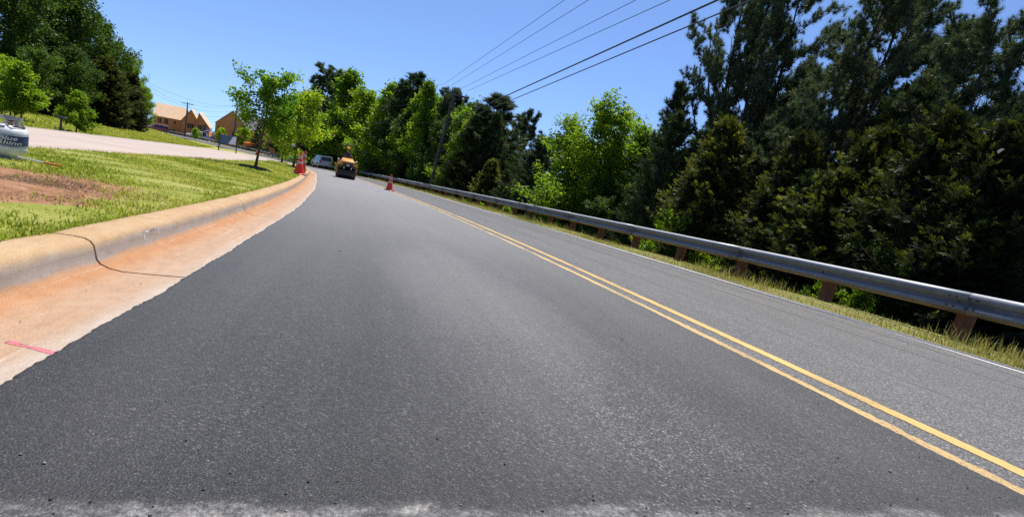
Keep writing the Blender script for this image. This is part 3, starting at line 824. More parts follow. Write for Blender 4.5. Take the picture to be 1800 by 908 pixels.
def gen_scrub(seed, H=7.0, cr=1.5, cb=.06, whorls=24, per=6, nd=13, nlen=.17, nw=.02, tuft=7, upw=.55):
    """conical pine with brushes that turn upward"""
    r = np.random.default_rng(seed)
    trunk = curve((0, 0, 0), (0, 0, 1), H*.96, r, .08, .1, 9); trad = np.linspace(.075*H/7, .012, 9)
    polys = [(trunk, trad)]; C = []; D = []; 
    for w in range(whorls):
        t = cb + (1 - cb)*(w + .5*r.random())/whorls
        for k in range(per):
            p, d = samp(trunk, min(.995, t + r.normal(0, .008)))
            az = k*2*np.pi/per + w*.7 + r.normal(0, .3); u = (t - cb)/(1 - cb)
            ln = cr*(1 - u)**.75*r.uniform(.55, 1.25) + .16
            el = -.05 + .55*u + r.normal(0, .12)
            dv = np.array([math.cos(az)*math.cos(el), math.sin(az)*math.cos(el), math.sin(el)])
            lb = curve(p, dv, ln, r, .3, upw, 5); polys.append((lb, np.linspace(.022, .005, 5)))
            for j in range(tuft):
                tt = .25 + .75*(j + r.random())/tuft; q, dq = samp(lb, min(.999, tt))
                sd = unit(unit(dq) + r.normal(size=3)*.55 + np.array([0, 0, .55])); L_ = ln*.16 + .10
                for a_ in (0.2, .6, 1.0): C.append(q + sd*L_*a_); D.append(sd)
    for k in range(6): C.append(trunk[-1] + np.array([0, 0, .05*k - .1])); D.append(np.array([0, 0, 1.]))
    C = np.array(C); D = np.array(D)
    nv, nf = needles_np(C, D, nlen, nw, r, nd, .62, .08)
    m_ = len(C); t = np.clip(np.repeat(r.normal(.45, .2, m_), nd) + r.normal(0, .12, m_*nd), 0, 1)
    tv, tf = tube_np(polys[:1], 8); bv, bf = tube_np(polys[1:], 3)
    return dict(trunk=(np.concatenate([tv, bv]), np.concatenate([tf, bf + len(tv)])), crown=(nv, nf, t))

def gen_pine(seed, H=12.0, cr=3.3, cb=.14, limbs=58, subs=15, tufts=4, nd=34, nlen=.19, nw=.017, lean=0.0, fork=False):
    r = np.random.default_rng(seed)
    trunk = curve((0, 0, 0), (lean, lean*.4, 1), H*.97, r, .16, .1, 11); trad = np.linspace(.15, .025, 11); trad[0] *= 1.2
    polys = [(trunk, trad)]; C = []; D = []; stems = [trunk]
    if fork:
        p, d = samp(trunk, .42); st = curve(p, unit(d) + np.array([.45, .1, 0]), H*.5, r, .2, .35, 8); polys.append((st, np.linspace(.10, .02, 8))); stems.append(st)
    for k in range(limbs):
        st = stems[k % len(stems)] if len(stems) > 1 and k % 3 == 0 else trunk
        u = (k + r.random())/limbs; t = cb + (1 - cb)*u
        if st is not trunk: t = .15 + .85*u
        p, d = samp(st, min(.995, t)); az = k*2.399 + r.normal(0, .4)
        ln = cr*(1.0 - .55*u**2)*r.uniform(.5, 1.2)*(.75 if u < .12 else 1)
        el = .05 + .6*u + r.normal(0, .2); dv = np.array([math.cos(az)*math.cos(el), math.sin(az)*math.cos(el), math.sin(el)])
        lb = curve(p, dv, ln, r, .6, .5, 7); polys.append((lb, np.linspace(.042*(1.15-u), .008, 7)))
        for j in range(subs):
            tt = .30 + .70*(j + r.random())/subs; q, dq = samp(lb, min(.999, tt))
            sd = unit(unit(dq) + r.normal(size=3)*.7 + np.array([0, 0, .25])); L_ = r.uniform(.22, .55)
            sb = curve(q, sd, L_, r, .4, .4, 3); polys.append((sb, np.linspace(.012, .004, 3)))
            for a_ in range(tufts):
                c_, dd = samp(sb, min(.999, .25 + .75*(a_+r.random())/tufts)); C.append(c_ + r.normal(size=3)*.05); D.append(dd)
    C = np.array(C); D = np.array(D); m_ = len(C)
    nv, nf = needles_np(C, D, nlen, nw, r, nd, .8, .06)
    t = np.clip(np.repeat(r.normal(.42, .2, m_), nd) + r.normal(0, .12, m_*nd), 0, 1)
    tv, tf = tube_np(polys[:1], 10); bv, bf = tube_np(polys[1:], 4)
    return dict(trunk=(np.concatenate([tv, bv]), np.concatenate([tf, bf + len(tv)])), crown=(nv, nf, t))

def gen_cedar(seed, H=4.6, cr=1.55, nb=210, subs=12, fans=5, fl=.125, inner=6000):
    r = np.random.default_rng(seed)
    trunk = curve((0, 0, 0), (0, 0, 1), H*.95, r, .06, .1, 8); trad = np.linspace(.10, .012, 8)
    polys = [(trunk, trad)]; C = []; D = []; T = []
    for k in range(nb):
        u = ((k + r.random())/nb)**1.1; p, d = samp(trunk, min(.99, .03 + .96*u)); az = k*2.399 + r.normal(0, .3)
        ln = cr*(min(1, .72 + .9*u) if u < .3 else 1.0)*(1 - u**1.5*.93)*r.uniform(.62, 1.22)
        el = .15 + .75*u + r.normal(0, .15); dv = np.array([math.cos(az)*math.cos(el), math.sin(az)*math.cos(el), math.sin(el)])
        lb = curve(p, dv, ln, r, .45, .25, 6); polys.append((lb, np.linspace(.018, .004, 6)))
        for j in range(subs):
            tt = .35 + .65*(j + r.random())/subs; q, dq = samp(lb, min(.999, tt))
            sd = unit(unit(dq) + r.normal(size=3)*.55 + np.array([0, 0, .12])); L_ = r.uniform(.12, .34)*(1.2 - .4*tt)
            for a_ in range(fans):
                f = (a_ + r.random())/fans; C.append(q + sd*L_*f + r.normal(size=3)*.02)
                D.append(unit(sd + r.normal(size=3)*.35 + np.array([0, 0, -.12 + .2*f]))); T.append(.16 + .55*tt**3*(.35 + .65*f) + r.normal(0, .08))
    C = np.array(C); D = np.array(D); T = np.array(T); m_ = len(C)
    # each fan: a spine with alternating side fingers in one plane
    nrm = unit(np.cross(D, r.normal(size=(m_, 3)))*1.1 + np.array([0, 0, .8])); side = unit(np.cross(D, nrm)); L_ = fl*r.uniform(.6, 1.25, m_)
    Vs = []; Ts = []; pr = [(0.0, 0.0, 1.0), (.12, .75, .55), (.12, -.75, .55), (.34, .7, .5), (.34, -.7, .5), (.56, .62, .38), (.56, -.62, .38), (.76, .5, .26)]
    for (f, ang, ln) in pr:
        b_ = C + D*(L_*f)[:, None]; dd = unit(D*math.cos(ang) + side*math.sin(ang) + r.normal(size=(m_, 3))*.14 - np.array([0, 0, .10])); l2 = (L_*ln)[:, None]
        sd2 = np.cross(dd, nrm)*(.0065*(1 if ang else .8)); 
        Vs.append(np.stack([b_, b_ + dd*l2*.45 + sd2, b_ + dd*l2, b_ + dd*l2*.45 - sd2], 1)); Ts.append(np.clip(T + .13*f + r.normal(0, .06, m_), 0, 1))
    V = np.concatenate(Vs).reshape(-1, 3); F = np.arange(len(V)).reshape(-1, 4); t = np.concatenate(Ts)
    # old inner foliage close to the stem
    hz = r.random(inner)**.8*.92*H; rad = cr*.62*(1 - (hz/H)**1.5*.9)*np.sqrt(r.random(inner)); an = r.uniform(0, 6.283, inner)
    c = np.stack([rad*np.cos(an), rad*np.sin(an), hz], -1); lv, lf = leaves_np(c, r.normal(size=(inner, 3)), .22, .09, r)
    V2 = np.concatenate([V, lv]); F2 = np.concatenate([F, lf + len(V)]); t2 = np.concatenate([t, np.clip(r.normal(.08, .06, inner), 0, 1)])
    tv, tf = tube_np(polys[:1], 8); bv, bf = tube_np(polys[1:], 3)
    return dict(trunk=(np.concatenate([tv, bv]), np.concatenate([tf, bf + len(tv)])), crown=(V2, F2, t2))

PROTO = {}
def proto(key, kind_name, g, bark, leaf):
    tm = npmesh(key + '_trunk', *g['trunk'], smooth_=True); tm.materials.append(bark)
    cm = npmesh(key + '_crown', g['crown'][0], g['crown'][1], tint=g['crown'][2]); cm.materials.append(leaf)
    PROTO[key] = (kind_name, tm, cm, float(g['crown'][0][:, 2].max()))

proto('decid0', 'broadleaf_tree', gen_decid(1, 7, 1.9, .10, 34, 7, 5, 15, .13, 'oval'), M['bark_grey'], M['lf_bright'])
proto('decid1', 'broadleaf_tree', gen_decid(2, 7, 1.6, .06, 36, 7, 5, 15, .13, 'cone'), M['bark_grey'], M['lf_bright'])
proto('decid2', 'broadleaf_tree', gen_decid(3, 7, 2.1, .14, 34, 7, 5, 15, .14, 'oval', bias=.4), M['bark_dark'], M['lf_mid'])
proto('decid3', 'broadleaf_tree', gen_decid(4, 7, 2.0, .10, 34, 7, 5, 15, .14, 'vase', bias=.5), M['bark_dark'], M['lf_mid'])
proto('decid4', 'broadleaf_tree', gen_decid(9, 7, 2.7, .08, 40, 8, 6, 14, .11, 'oval', spread=.13, bias=.62), M['bark_dark'], M['lf_bright'])
proto('scrub0', 'scrub_pine', gen_scrub(5, 7, 1.6), M['bark_dark'], M['lf_scrub'])
proto('scrub1', 'scrub_pine', gen_scrub(6, 7, 1.35, .04, 24, 6, 13, .17, .02, 7, .8), M['bark_dark'], M['lf_scrub'])
proto('pine0', 'tall_pine', gen_pine(7), M['bark_dark'], M['lf_pine'])
proto('pine1', 'tall_pine', gen_pine(8, lean=.16, fork=True), M['bark_dark'], M['lf_pine'])
proto('pine2', 'tall_pine', gen_pine(19, cr=3.4, cb=.24, limbs=54), M['bark_dark'], M['lf_pine'])
proto('pine3', 'tall_pine', gen_pine(23, cr=3.2, cb=.42, limbs=60, subs=13, tufts=4, nd=16, nlen=.34, nw=.06), M['bark_dark'], M['lf_pine'])
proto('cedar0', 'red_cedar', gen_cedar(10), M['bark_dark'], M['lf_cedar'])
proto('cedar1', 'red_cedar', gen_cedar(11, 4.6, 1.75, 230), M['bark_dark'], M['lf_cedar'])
proto('young0', 'young_oak', gen_decid(12, 3.6, 1.6, .47, 20, 7, 5, 10, .115, 'vase', .10, .5, .12, .02), M['bark_young'], M['lf_young'])
proto('young1', 'young_oak', gen_decid(13, 4.2, 1.6, .24, 24, 6, 5, 9, .13, 'oval', .13, .62, .11), M['bark_young'], M['lf_young'])
proto('sapling', 'cypress_sapling', gen_decid(14, 1.6, .5, .14, 34, 6, 4, 12, .07, 'cone', .05, .45, .09), M['bark_young'], M['lf_bright'])
proto('shrub', 'leafy_shrub', gen_decid(15, 1.9, .9, .03, 26, 6, 4, 11, .10, 'oval', .07, .6, .10), M['bark_dark'], M['lf_bright'])
proto('nursery', 'nursery_tree', gen_decid(16, 4.0, 1.1, .2, 20, 6, 4, 10, .16, 'oval', .14, .7, .10), M['bark_young'], M['lf_young'])

def tree(key, x, y, H, label, cat='tree', group=None, rz=None, wide=1.0, sink=.05, name=None, tilt=None):
    nm, tm, cm, ph = PROTO[key]
    r = empty(name or nm, (x, y, ground(x, y) - sink), 0, label, cat, group)
    r.rotation_euler = (tilt[0] if tilt else 0, tilt[1] if tilt else 0, random.uniform(0, 6.28) if rz is None else rz)
    k = (H + sink)/ph; r.scale = (k*wide, k*wide, k)
    link('trunk', tm, r); link('crown', cm, r)
    return r

def tree_top(key, x, y, ztop, label, **kw):
    return tree(key, x, y, ztop - ground(x, y), label, **kw)

# named trees ------------------------------------------------------- beyond the guardrail, far to near
T = [
 ('pine3', -35.2, 89.3, 9.66, 'dark round-topped pine rising highest behind the bright trees above the silver car', 1.2),
 ('decid2', -41.4, 96.5, 5.93, 'mid green tree far off just right of the yellow-green young oaks', 1.0),
 ('decid2', -46.34, 102.0, 3.24, 'distant tree half hidden behind the crown of the young oaks', 1.0),
 ('decid3', -48.4, 101.0, 1.12, 'distant low tree seen between the two young oak crowns', 1.0),
 ('scrub0', -57.8, 110.8, -2.17, 'small dark conifer beside the right end of the grey-roofed house', 1.1),
 ('decid1', -29.1, 80.9, 8.88, 'tall bright green tree right above the yellow roller', 1.35),
 ('decid0', -24.4, 76.2, 6.66, 'bright yellow-green tree just right of the tall one above the roller', 1.3),
 ('decid1', -20.1, 69.2, 7.39, 'bright green tree with pointed top directly above the single orange cone', 1.3),
 ('scrub1', -17.2, 64.8, 7.55, 'dark pine pressed against the left of the tallest brush-topped pine', 1.35),
 ('scrub0', -16.4, 68.0, 8.93, 'tallest dark brush-topped pine left of the leaning utility pole', 1.4),
 ('decid1', -11.2, 54.9, 6.96, 'narrow bright green column of a tree just left of the pole crossarm', .8),
 ('pine3', -11.15, 71.1, 8.48, 'dark rounded pine behind the crossarm of the utility pole', 1.1),
 ('decid2', -7.06, 59.6, 6.70, 'dark leafy tree right behind the pole top under the lowest cables', 1.25),
 ('decid0', -5.65, 42.9, 3.21, 'low bright green tree right of the utility pole shaft', .95),
 ('scrub1', -4.17, 42.0, 4.50, 'dark pine right of the utility pole with the lowest cables meeting its top', 1.8),
 ('scrub0', -3.66, 44.6, 5.71, 'broad dark pine at the top of the second clump right of the pole', 2.0),
 ('pine3', -1.74, 53.2, 5.89, 'open round-headed pine on the right shoulder of the pole-side clump', .9),
 ('scrub1', .03, 32.0, 2.51, 'thin grey-green pine in the dip of the tree line', 1.5),
 ('scrub0', .96, 35.0, 2.65, 'small pine at the bottom of the dip left of the sunlit maple-like tree', 1.4),
 ('pine3', 2.36, 39.4, 4.39, 'little dark pine top peeping over the left of the sunlit broadleaf tree', .8),
 ('decid4', 3.05, 23.8, 4.46, 'large sunlit yellow-green broadleaf tree behind the middle of the guardrail', 1.4),
 ('decid0', 2.15, 25.2, 2.7, 'smaller bright green tree at the left flank of the large sunlit broadleaf', 1.0),
 ('decid0', 4.60, 23.3, 3.5, 'green tree at the right flank of the large sunlit broadleaf', 1.0),
 ('scrub0', 4.45, 18.2, 3.45, 'short grey-green pine between the sunlit broadleaf and the tall pines', 1.0),
 ('scrub1', 4.98, 19.4, 4.76, 'upright grey-green pine at the left edge of the tall pine stand', 1.05),
 ('pine0', 6.9, 18.9, 9.4, 'leftmost tall dark pine leaning in against the blue sky', .62),
 ('pine1', 6.86, 19.6, 10.11, 'second tall pine from the left of the right-hand stand', .8),
 ('pine1', 7.50, 15.5, 8.28, 'forked tall pine with a bare leaning trunk showing against sky gaps', .85),
 ('pine2', 8.83, 14.8, 7.99, 'tall pine standing behind the biggest yellow-tipped cedars', .85),
 ('pine0', 8.21, 11.0, 6.4, 'tall pine with loose needle tufts nearest the right edge', .9),
 ('pine2', 7.7, 19.0, 9.6, 'tall pine filling the sky between the second pine and the forked one', .8),
 ('pine0', 9.6, 17.2, 9.2, 'tall pine seen behind the crown of the forked pine', .9),
 ('pine1', 8.5, 22.4, 10.0, 'tall pine just behind the leftmost tall pine', .6),
 ('cedar0', 5.27, 15.4, 3.18, 'nearly black cedar below the leftmost tall pine', 1.1),
 ('cedar0', 6.66, 13.7, 2.96, 'dark cedar between the nearly black one and the yellow-tipped cedars', 1.05),
 ('cedar0', 6.53, 11.5, 2.02, 'shortest yellow-tipped cedar close behind the guardrail', 1.25),
 ('cedar1', 7.27, 11.7, 3.20, 'broad yellow-tipped cedar in the middle of the near cedar clump', 1.1),
 ('cedar0', 8.61, 13.2, 4.72, 'tallest dark green cedar behind the yellow-tipped clump', 1.0),
 ('cedar1', 7.52, 10.3, 3.42, 'large yellow-tipped cedar overhanging the near end of the guardrail', 1.1),
 ('cedar1', 7.53, 9.02, 3.21, 'yellow-tipped cedar cut by the right edge of the view', 1.1),
]
# understory and deeper rows behind the guardrail; heights stay under the canopy outline
CAZ = [-27, -24.3, -22.9, -20.9, -18.7, -15.9, -13.2, -10.2, -7.2, -4.8, -1.2, .9, 2.5, 4.1, 5.7, 7.7, 12.4, 13.7, 15, 16.5, 20, 24.5, 37.5, 60]
CEL = [-2.5, 1.0, 2.5, 3.5, 4.0, 4.2, 5.2, 5.0, 5.0, 5.2, 4.0, 1.8, 2.4, 3.4, 4.3, 6.2, 6.2, 7.5, 9, 12, 15, 15, 15, 14]
def under(s_, o_, f, key, label, group, cat='tree', hmax=14, wide=1.0):
    p = road(s_, o_); az = math.degrees(math.atan2(p[0], p[1])); d = math.hypot(p[0], p[1])
    H = min(hmax, (d*math.tan(R(float(np.interp(az, CAZ, CEL)))) + .735 - ground(p[0], p[1]))*f)
    if H > 1.0: tree(key, p[0], p[1], H, label, cat=cat, group=group, wide=wide)
GR = 'trees in the wood behind the guardrail'
for key, x, y, zt, lb, wd in T: tree_top(key, x, y, zt, lb, wide=wd, group=GR)
tree_top('shrub', 4.62, 15.3, .57, 'small yellow-green shrub poking out just above the guardrail', cat='shrub', group='shrubs behind the guardrail')
for k, (x_, y_, H_) in enumerate([(9.2, 21.8, 9.5), (9.4, 20.5, 10), (10.8, 18.6, 10), (11.4, 15.0, 10), (10.4, 12.4, 9), (11.6, 10.6, 8.5), (9.8, 22.0, 9), (13, 13.2, 10)]):
    tree(['pine2', 'scrub0', 'pine0', 'scrub1'][k % 4], x_, y_, H_, 'dark pine deep in the tall stand, hidden among the others', group='inner pines of the tall stand', wide=[.8, 1.3, .9, 1.3][k % 4])
r_ = np.random.default_rng(41)
for k in range(30):
    s_ = 40 + 62*k/29 + r_.normal(0, .6); o_ = 10.2 + r_.uniform(0, 2.5) + (1.0 if s_ > 74 else 0)
    key = ['decid1', 'scrub0', 'decid0', 'scrub1', 'decid2'][int(r_.integers(0, 5))] if s_ < 62 else ['decid1', 'decid0', 'decid2', 'decid1'][int(r_.integers(0, 4))]
    under(s_, o_, r_.uniform(.78, 1.02), key, 'tree in the continuous leafy wall along the outside of the bend', 'trees of the wall along the bend', wide=1.15)
# left wood
T = [
 ('decid3', -29.2, 28.8, 5.9, 'dark leafy tree at the left edge behind the propane cylinder', 1.0),
 ('decid2', -34.6, 36.1, 7.6, 'tallest leafy tree of the wood across the lawn', 1.0),
 ('decid3', -31.5, 34.9, 6.0, 'broad leafy tree above the small conical sapling across the path', 1.0),
 ('decid2', -35.7, 41.9, 5.5, 'leafy tree in the middle of the right half of the left wood', 1.0),
 ('decid3', -36.4, 45.1, 4.01, 'leafy tree near the right end of the left wood', 1.0),
 ('decid0', -39.2, 50.6, 2.96, 'brighter green tree forming the right end of the left wood', 1.0),
 ('decid0', -47.6, 64.3, .16, 'thin pale green tree right beside the first wooden pole', .9),
 ('cedar1', -31.0, 37.9, 1.9, 'dark cedar low in front of the left wood', 1.25),
 ('cedar0', -33.6, 43.5, 1.2, 'dark cedar at the foot of the right end of the left wood', 1.25),
 ('decid2', -28.6, 32.1, 2.13, 'mid-height leafy tree in front of the tallest one', 1.05),
 ('decid3', -26.4, 27.4, 1.40, 'low leafy tree at the left wood edge with sunlit right side', 1.1),
 ('decid4', -24.1, 24.0, .49, 'low bushy bright tree behind the cut-off sapling at the left edge', 1.0),
 ('scrub1', -31.5, 32.2, 3.4, 'dark pine with a bare stem inside the left wood', 1.0),
]
for key, x, y, zt, lb, wd in T: tree_top(key, x, y, zt, lb, wide=wd, group='trees in the wood across the lawn')
r_ = np.random.default_rng(77)
for k in range(16):
    s_ = 26 + 42*k/15 + r_.normal(0, 1.0); o_ = -21 - r_.uniform(0, 7) - (0 if s_ < 55 else -2); p = road(s_, o_)
    tree(['decid2', 'decid3', 'scrub0'][k % 3], p[0], p[1], float(np.interp(s_, [26, 48, 60, 68], [8.5, 8.5, 6.5, 4.8]))*r_.uniform(.8, 1), 'leafy tree deep in the left wood, hidden among others', group='deeper trees of the left wood')
for k in range(15):
    s_ = 26 + 42*k/14 + r_.normal(0, .6); o_ = -15.8 - r_.uniform(0, 3.0); p = road(s_, o_)
    tree(['decid2', 'cedar0', 'decid3', 'shrub'][k % 4], p[0], p[1], r_.uniform(1.6, 3.4), 'low dark bush of the undergrowth along the left wood edge', cat='bush', group='undergrowth of the left wood', wide=1.25)

r_ = np.random.default_rng(5)
for k in range(64):
    s_ = 2.5 + 104*(k/63)**1.25 + r_.normal(0, .4); o_ = 9.4 + r_.uniform(0, 2.2)
    if s_ > 74: o_ += .8
    key = ['scrub0', 'cedar0', 'decid2', 'scrub1', 'cedar1', 'decid3'][int(r_.integers(0, 6))]
    under(s_, o_, r_.uniform(.35, .68), key, 'dark low tree of the dense understory behind the guardrail', 'understory behind the guardrail', hmax=3.4 + .035*s_, wide=1.2)
for k in range(60):
    s_ = 1 + 112*(k/59)**1.2 + r_.normal(0, .8); o_ = 13 + r_.uniform(0, 5)
    key = ['scrub0', 'pine0', 'decid2', 'scrub1', 'decid3', 'pine2'][int(r_.integers(0, 6))]
    under(s_, o_, r_.uniform(.6, .92), key, 'dark tree deeper in the wood behind the guardrail', 'deeper trees behind the guardrail', hmax=9 + .04*s_)
for k in range(34):
    s_ = 0 + 95*(k/33)**1.1 + r_.normal(0, .8); o_ = 19 + r_.uniform(0, 7)
    key = ['scrub0', 'decid2', 'scrub1', 'decid3'][int(r_.integers(0, 4))]
    under(s_, o_, r_.uniform(.5, .8), key, 'dark tree deeper in the wood behind the guardrail', 'deeper trees behind the guardrail', hmax=8.5)
for k in range(26):
    s_ = 4 + 70*(k/25)**1.4 + r_.normal(0, .4); p = road(s_, 8.7 + r_.uniform(0, .7))
    tree('shrub', p[0], p[1], r_.uniform(.5, 1.15), 'low leafy bush in shade right behind the guardrail', cat='shrub', group='bushes behind the guardrail', wide=1.2)

# street trees and saplings
def street_tree(key, x, y, zt, lb, **kw):
    t = tree_top(key, x, y, zt, lb, group='young street trees on the grass strip', **kw)
    k = 1/t.scale[0]
    m = MB(); n = 20; rr = np.random.default_rng(int(abs(x*10)))
    prof = [(0, .07), (.2, .06), (.42, .03), (.55, -.02)]
    V = []; F = []
    for a_, h_ in prof[1:]:
        for j in range(n):
            an = 2*math.pi*j/n; q = a_*rr.uniform(.85, 1.15); V.append((q*math.cos(an)*k, q*math.sin(an)*k, (h_ + .05 + rr.uniform(-.01, .02))*k))
    V.append((0, 0, .13*k)); c = len(V) - 1
    F = [(c, j, (j+1) % n) for j in range(n)]
    for q in range(2): F += [(q*n+j, (q+1)*n+j, (q+1)*n+(j+1) % n, q*n+(j+1) % n) for j in range(n)]
    m.add(V, F); ob = m.build('mulch_ring', M['mulch'], t, smooth_=True)
    return t
street_tree('young0', -8.23, 15.78, 2.04, 'nearest young oak on the grass strip, thin slanting trunk in a mulch ring', rz=.6, tilt=(.0, .06))
street_tree('young1', -13.6, 30.3, 2.45, 'yellow-green young oak behind the two left cones', rz=2.0)
street_tree('young1', -19.0, 40.3, 1.45, 'farthest young oak on the grass strip, low yellow-green crown', rz=4.0)
tree_top('sapling', -14.95, 17.1, .0, 'small conical sapling on the far lawn beside the black post lamp', group='saplings on the far lawn', wide=1.15)
tree_top('sapling', -16.83, 17.11, .55, 'taller sapling on the far lawn above the propane cylinder', group='saplings on the far lawn', wide=1.1)
tree_top('sapling', -18.43, 18.34, .2, 'sapling on the far lawn cut by the left edge', group='saplings on the far lawn', wide=1.2)
for x, y, zt, lb in [(-66.4, 111.8, -5.6, 'small yellow-green tree left of the blue and white sign'), (-62.7, 113.9, -4.5, 'small yellow-green tree right of the blue and white sign before the grey-roofed house'),
                     (-59.3, 113.9, -4.9, 'small yellow-green tree above the orange machine'), (-72.2, 112.5, -6.9, 'lowest small tree near the blue canopy')]:
    tree_top('nursery', x, y, zt, lb, group='small trees before the houses', wide=1.15)

# ------------------------------------------------------------------ guardrail
def guardrail():
    p0 = road(6, 7.2); root = empty('guardrail', tuple(p0), 0, 'long grey steel W-beam guardrail on rust brown posts along the right verge', 'guardrail')
    inv = Vector(p0)
    prof = [(.035, .302), (.0, .312), (-.045, .309), (-.080, .280), (-.085, .222), (-.03, .178), (-.02, .155), (-.03, .132), (-.083, .088), (-.078, .048), (-.035, .010), (.0, -.002), (.03, .008)]
    prof = [(a_, h_*.87) for a_, h_ in prof]; base = .335
    s0 = .75; k = 0
    S0 = 4.518 - 1.905*2
    while s0 < 168:
        s1 = s0 + 3.81
        S = np.linspace(s0 - (.0 if k == 0 else .16), s1 + .0, 6 if s0 < 40 else 4)
        n = len(prof); V = []
        for j, s_ in enumerate(S):
            e = -.006 if j == 0 else 0      # the lap lies in front of the previous beam
            q = road(np.full(n, s_), [7.2 + a_ + e*(1) for a_, _ in prof], np.array([base + h_ for _, h_ in prof]))
            V += [tuple(Vector(v) - inv) for v in q]
        F = [(j*n+i_, j*n+i_+1, (j+1)*n+i_+1, (j+1)*n+i_) for j in range(len(S)-1) for i_ in range(n-1)]
        me = npmesh('rail', V, np.array(F), smooth_=True)
        at_ = me.attributes.new('clay', 'FLOAT', 'POINT'); at_.data.foreach_set('value', np.tile([0, 0, 0, 0, 0, .05, .2, .12, 0, .15, .9, 1, 1], len(S)).astype(np.float32))
        at_ = me.attributes.new('face_shade', 'FLOAT', 'POINT'); at_.data.foreach_set('value', np.tile([0, 0, .1, .9, 1, 1, 1, 1, .9, 1, 1, 1, 1], len(S)).astype(np.float32))  # painted shade per profile point: dark face, pale top lip
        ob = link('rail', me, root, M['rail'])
        sd = ob.modifiers.new('thick', 'SOLIDIFY'); sd.thickness = .004
        if s0 < 30:
            for q_ in (.10, 3.70):
                m = MB()
                for hh in (.193, .077):
                    for ds in (-.04, .04):
                        p = road(s0 + q_ + ds - .1, 7.2 - .086, base + hh) - np.array(inv)
                        m.box(tuple(p), (.022, .022, .022), rot=(0, 0, heading(s0)))
                m.build('splice_bolts', M['bolt'], ob)
        s0 = s1; k += 1
    # posts: one master with its block and bolt, then copies
    pm = MB().box((.20, 0, -.30), (.18, .125, 1.60)).build('post', M['rust_post'], root, bevel=.008)
    bm_ = MB().box((.062, 0, base + .115), (.12, .15, .26)).build('blockout', M['rust_post'], pm, bevel=.006)
    bl = MB().lathe([(.018, -.03), (.018, .0), (.012, .008)], 8).build('bolt', M['bolt'], pm)
    bl.rotation_euler = (0, -math.pi/2, 0); bl.location = (-.03, 0, base + .135)
    n = 0; s_ = S0 + 1.905
    while s_ < 150 and n < 79:
        if n == 0: o = pm; kids = [bm_, bl]
        else:
            o = pm.copy(); COL.objects.link(o); o.parent = root
            if s_ < 45:
                for c_ in (bm_, bl):
                    d = c_.copy(); COL.objects.link(d); d.parent = o
        p = road(s_, 7.2); o.location = Vector(p) - inv; o.rotation_euler = (random.gauss(0, .012), random.gauss(0, .012), heading(s_))
        s_ += 1.905; n += 1
guardrail()

# ------------------------------------------------------------------ utility poles and wires
def wire(name, a, b_, sag, r, label, group, n=24):
    a, b_ = np.array(a, float), np.array(b_, float); t = np.linspace(0, 1, n)[:, None]
    pts = a*(1-t) + b_*t; pts[:, 2] -= (4*sag*t*(1-t))[:, 0]
    V, F = tube_np([(pts, np.full(n, r))], 5)
    return tag(link(name, npmesh(name, V, F, smooth_=True), None, M['wire']), label, 'cable', group)

def utility_pole(x, y, H, label, lean=(0, 0), arm=2.3, arm_rz=0, r0=.15, extra=0):
    z = ground(x, y)
    root = empty('utility_pole', (x, y, z - .3), 0, label, 'utility pole'); root.rotation_euler = (lean[0], lean[1], 0)
    m = MB().tube([(0, 0, 0), (0, 0, (H+.3)*.5), (0, 0, H + .3)], [r0, r0*.86, r0*.68], 12); m.build('pole', M['pole_wood'], root, smooth_=True, auto=60)
    if arm:
        c, s_ = math.cos(arm_rz), math.sin(arm_rz)
        ar = MB().box((0, -r0*.9, H - .05), (arm, .10, .13)).build('crossarm', M['pole_wood'], root, bevel=.008); ar.rotation_euler = (0, 0, arm_rz)
        for q in (-.46, -.2, .2, .46):
            i_ = MB().lathe([(.02, 0), (.02, .06), (.05, .07), (.055, .11), (.04, .13), (.05, .15), (.03, .19)], 10, c=(q*arm, -r0*.9, H + .015)).build('insulator', M['insul'], ar, smooth_=True)
        for sx in (-1, 1):
            MB().tube([(sx*arm*.3, -r0*.9, H - .1), (sx*.03, -r0*.9, H - .75)], .018, 5).build('arm_brace', M['bolt'], ar)
    return root
PX, PY = -7.95, 43.2
pg = ground(PX, PY); PH = 5.0 - pg
up = utility_pole(PX, PY, PH, 'weathered wooden utility pole leaning behind the guardrail, with a crossarm', lean=(0, R(4.5)), arm=2.3, arm_rz=R(-12), extra=1)
bpy.context.view_layer.update()
mw = up.matrix_world.copy()
def on_pole(lx, lz):
    a_ = R(-12); return mw @ Vector((lx*math.cos(a_), lx*math.sin(a_), lz + .3))
ends = [(-.08, 21.14, 6.83), (.79, 20.42, 6.8), (2.28, 18.9, 6.65), (3.13, 17.42, 6.39), (3.48, 13.31, 5.27), (3.46, 13.23, 4.89)]
att = [on_pole(-1.06, PH + .2), on_pole(-.46, PH + .2), on_pole(.46, PH + .2), on_pole(1.06, PH + .2), on_pole(.12, PH - 2.55), on_pole(.12, PH - 2.95)]
wl = ['uppermost thin overhead wire running up from the left end of the crossarm', 'second thin overhead wire from the top', 'third thin overhead wire from the top', 'fourth thin overhead wire, lowest of those on the crossarm',
      'thick dark overhead cable, upper of the lowest pair', 'lowest overhead cable crossing the tall pines']
for a_, e, lb, rad in zip(att, ends, wl, (.010, .010, .011, .012, .026, .018)):
    a_ = np.array(a_); e = np.array(e); d = e - a_; f = 62/np.hypot(d[0], d[1])
    wire('overhead_wire', a_, a_ + d*f, 0.0 if rad < .02 else .0, rad, lb, 'wires running toward the camera')

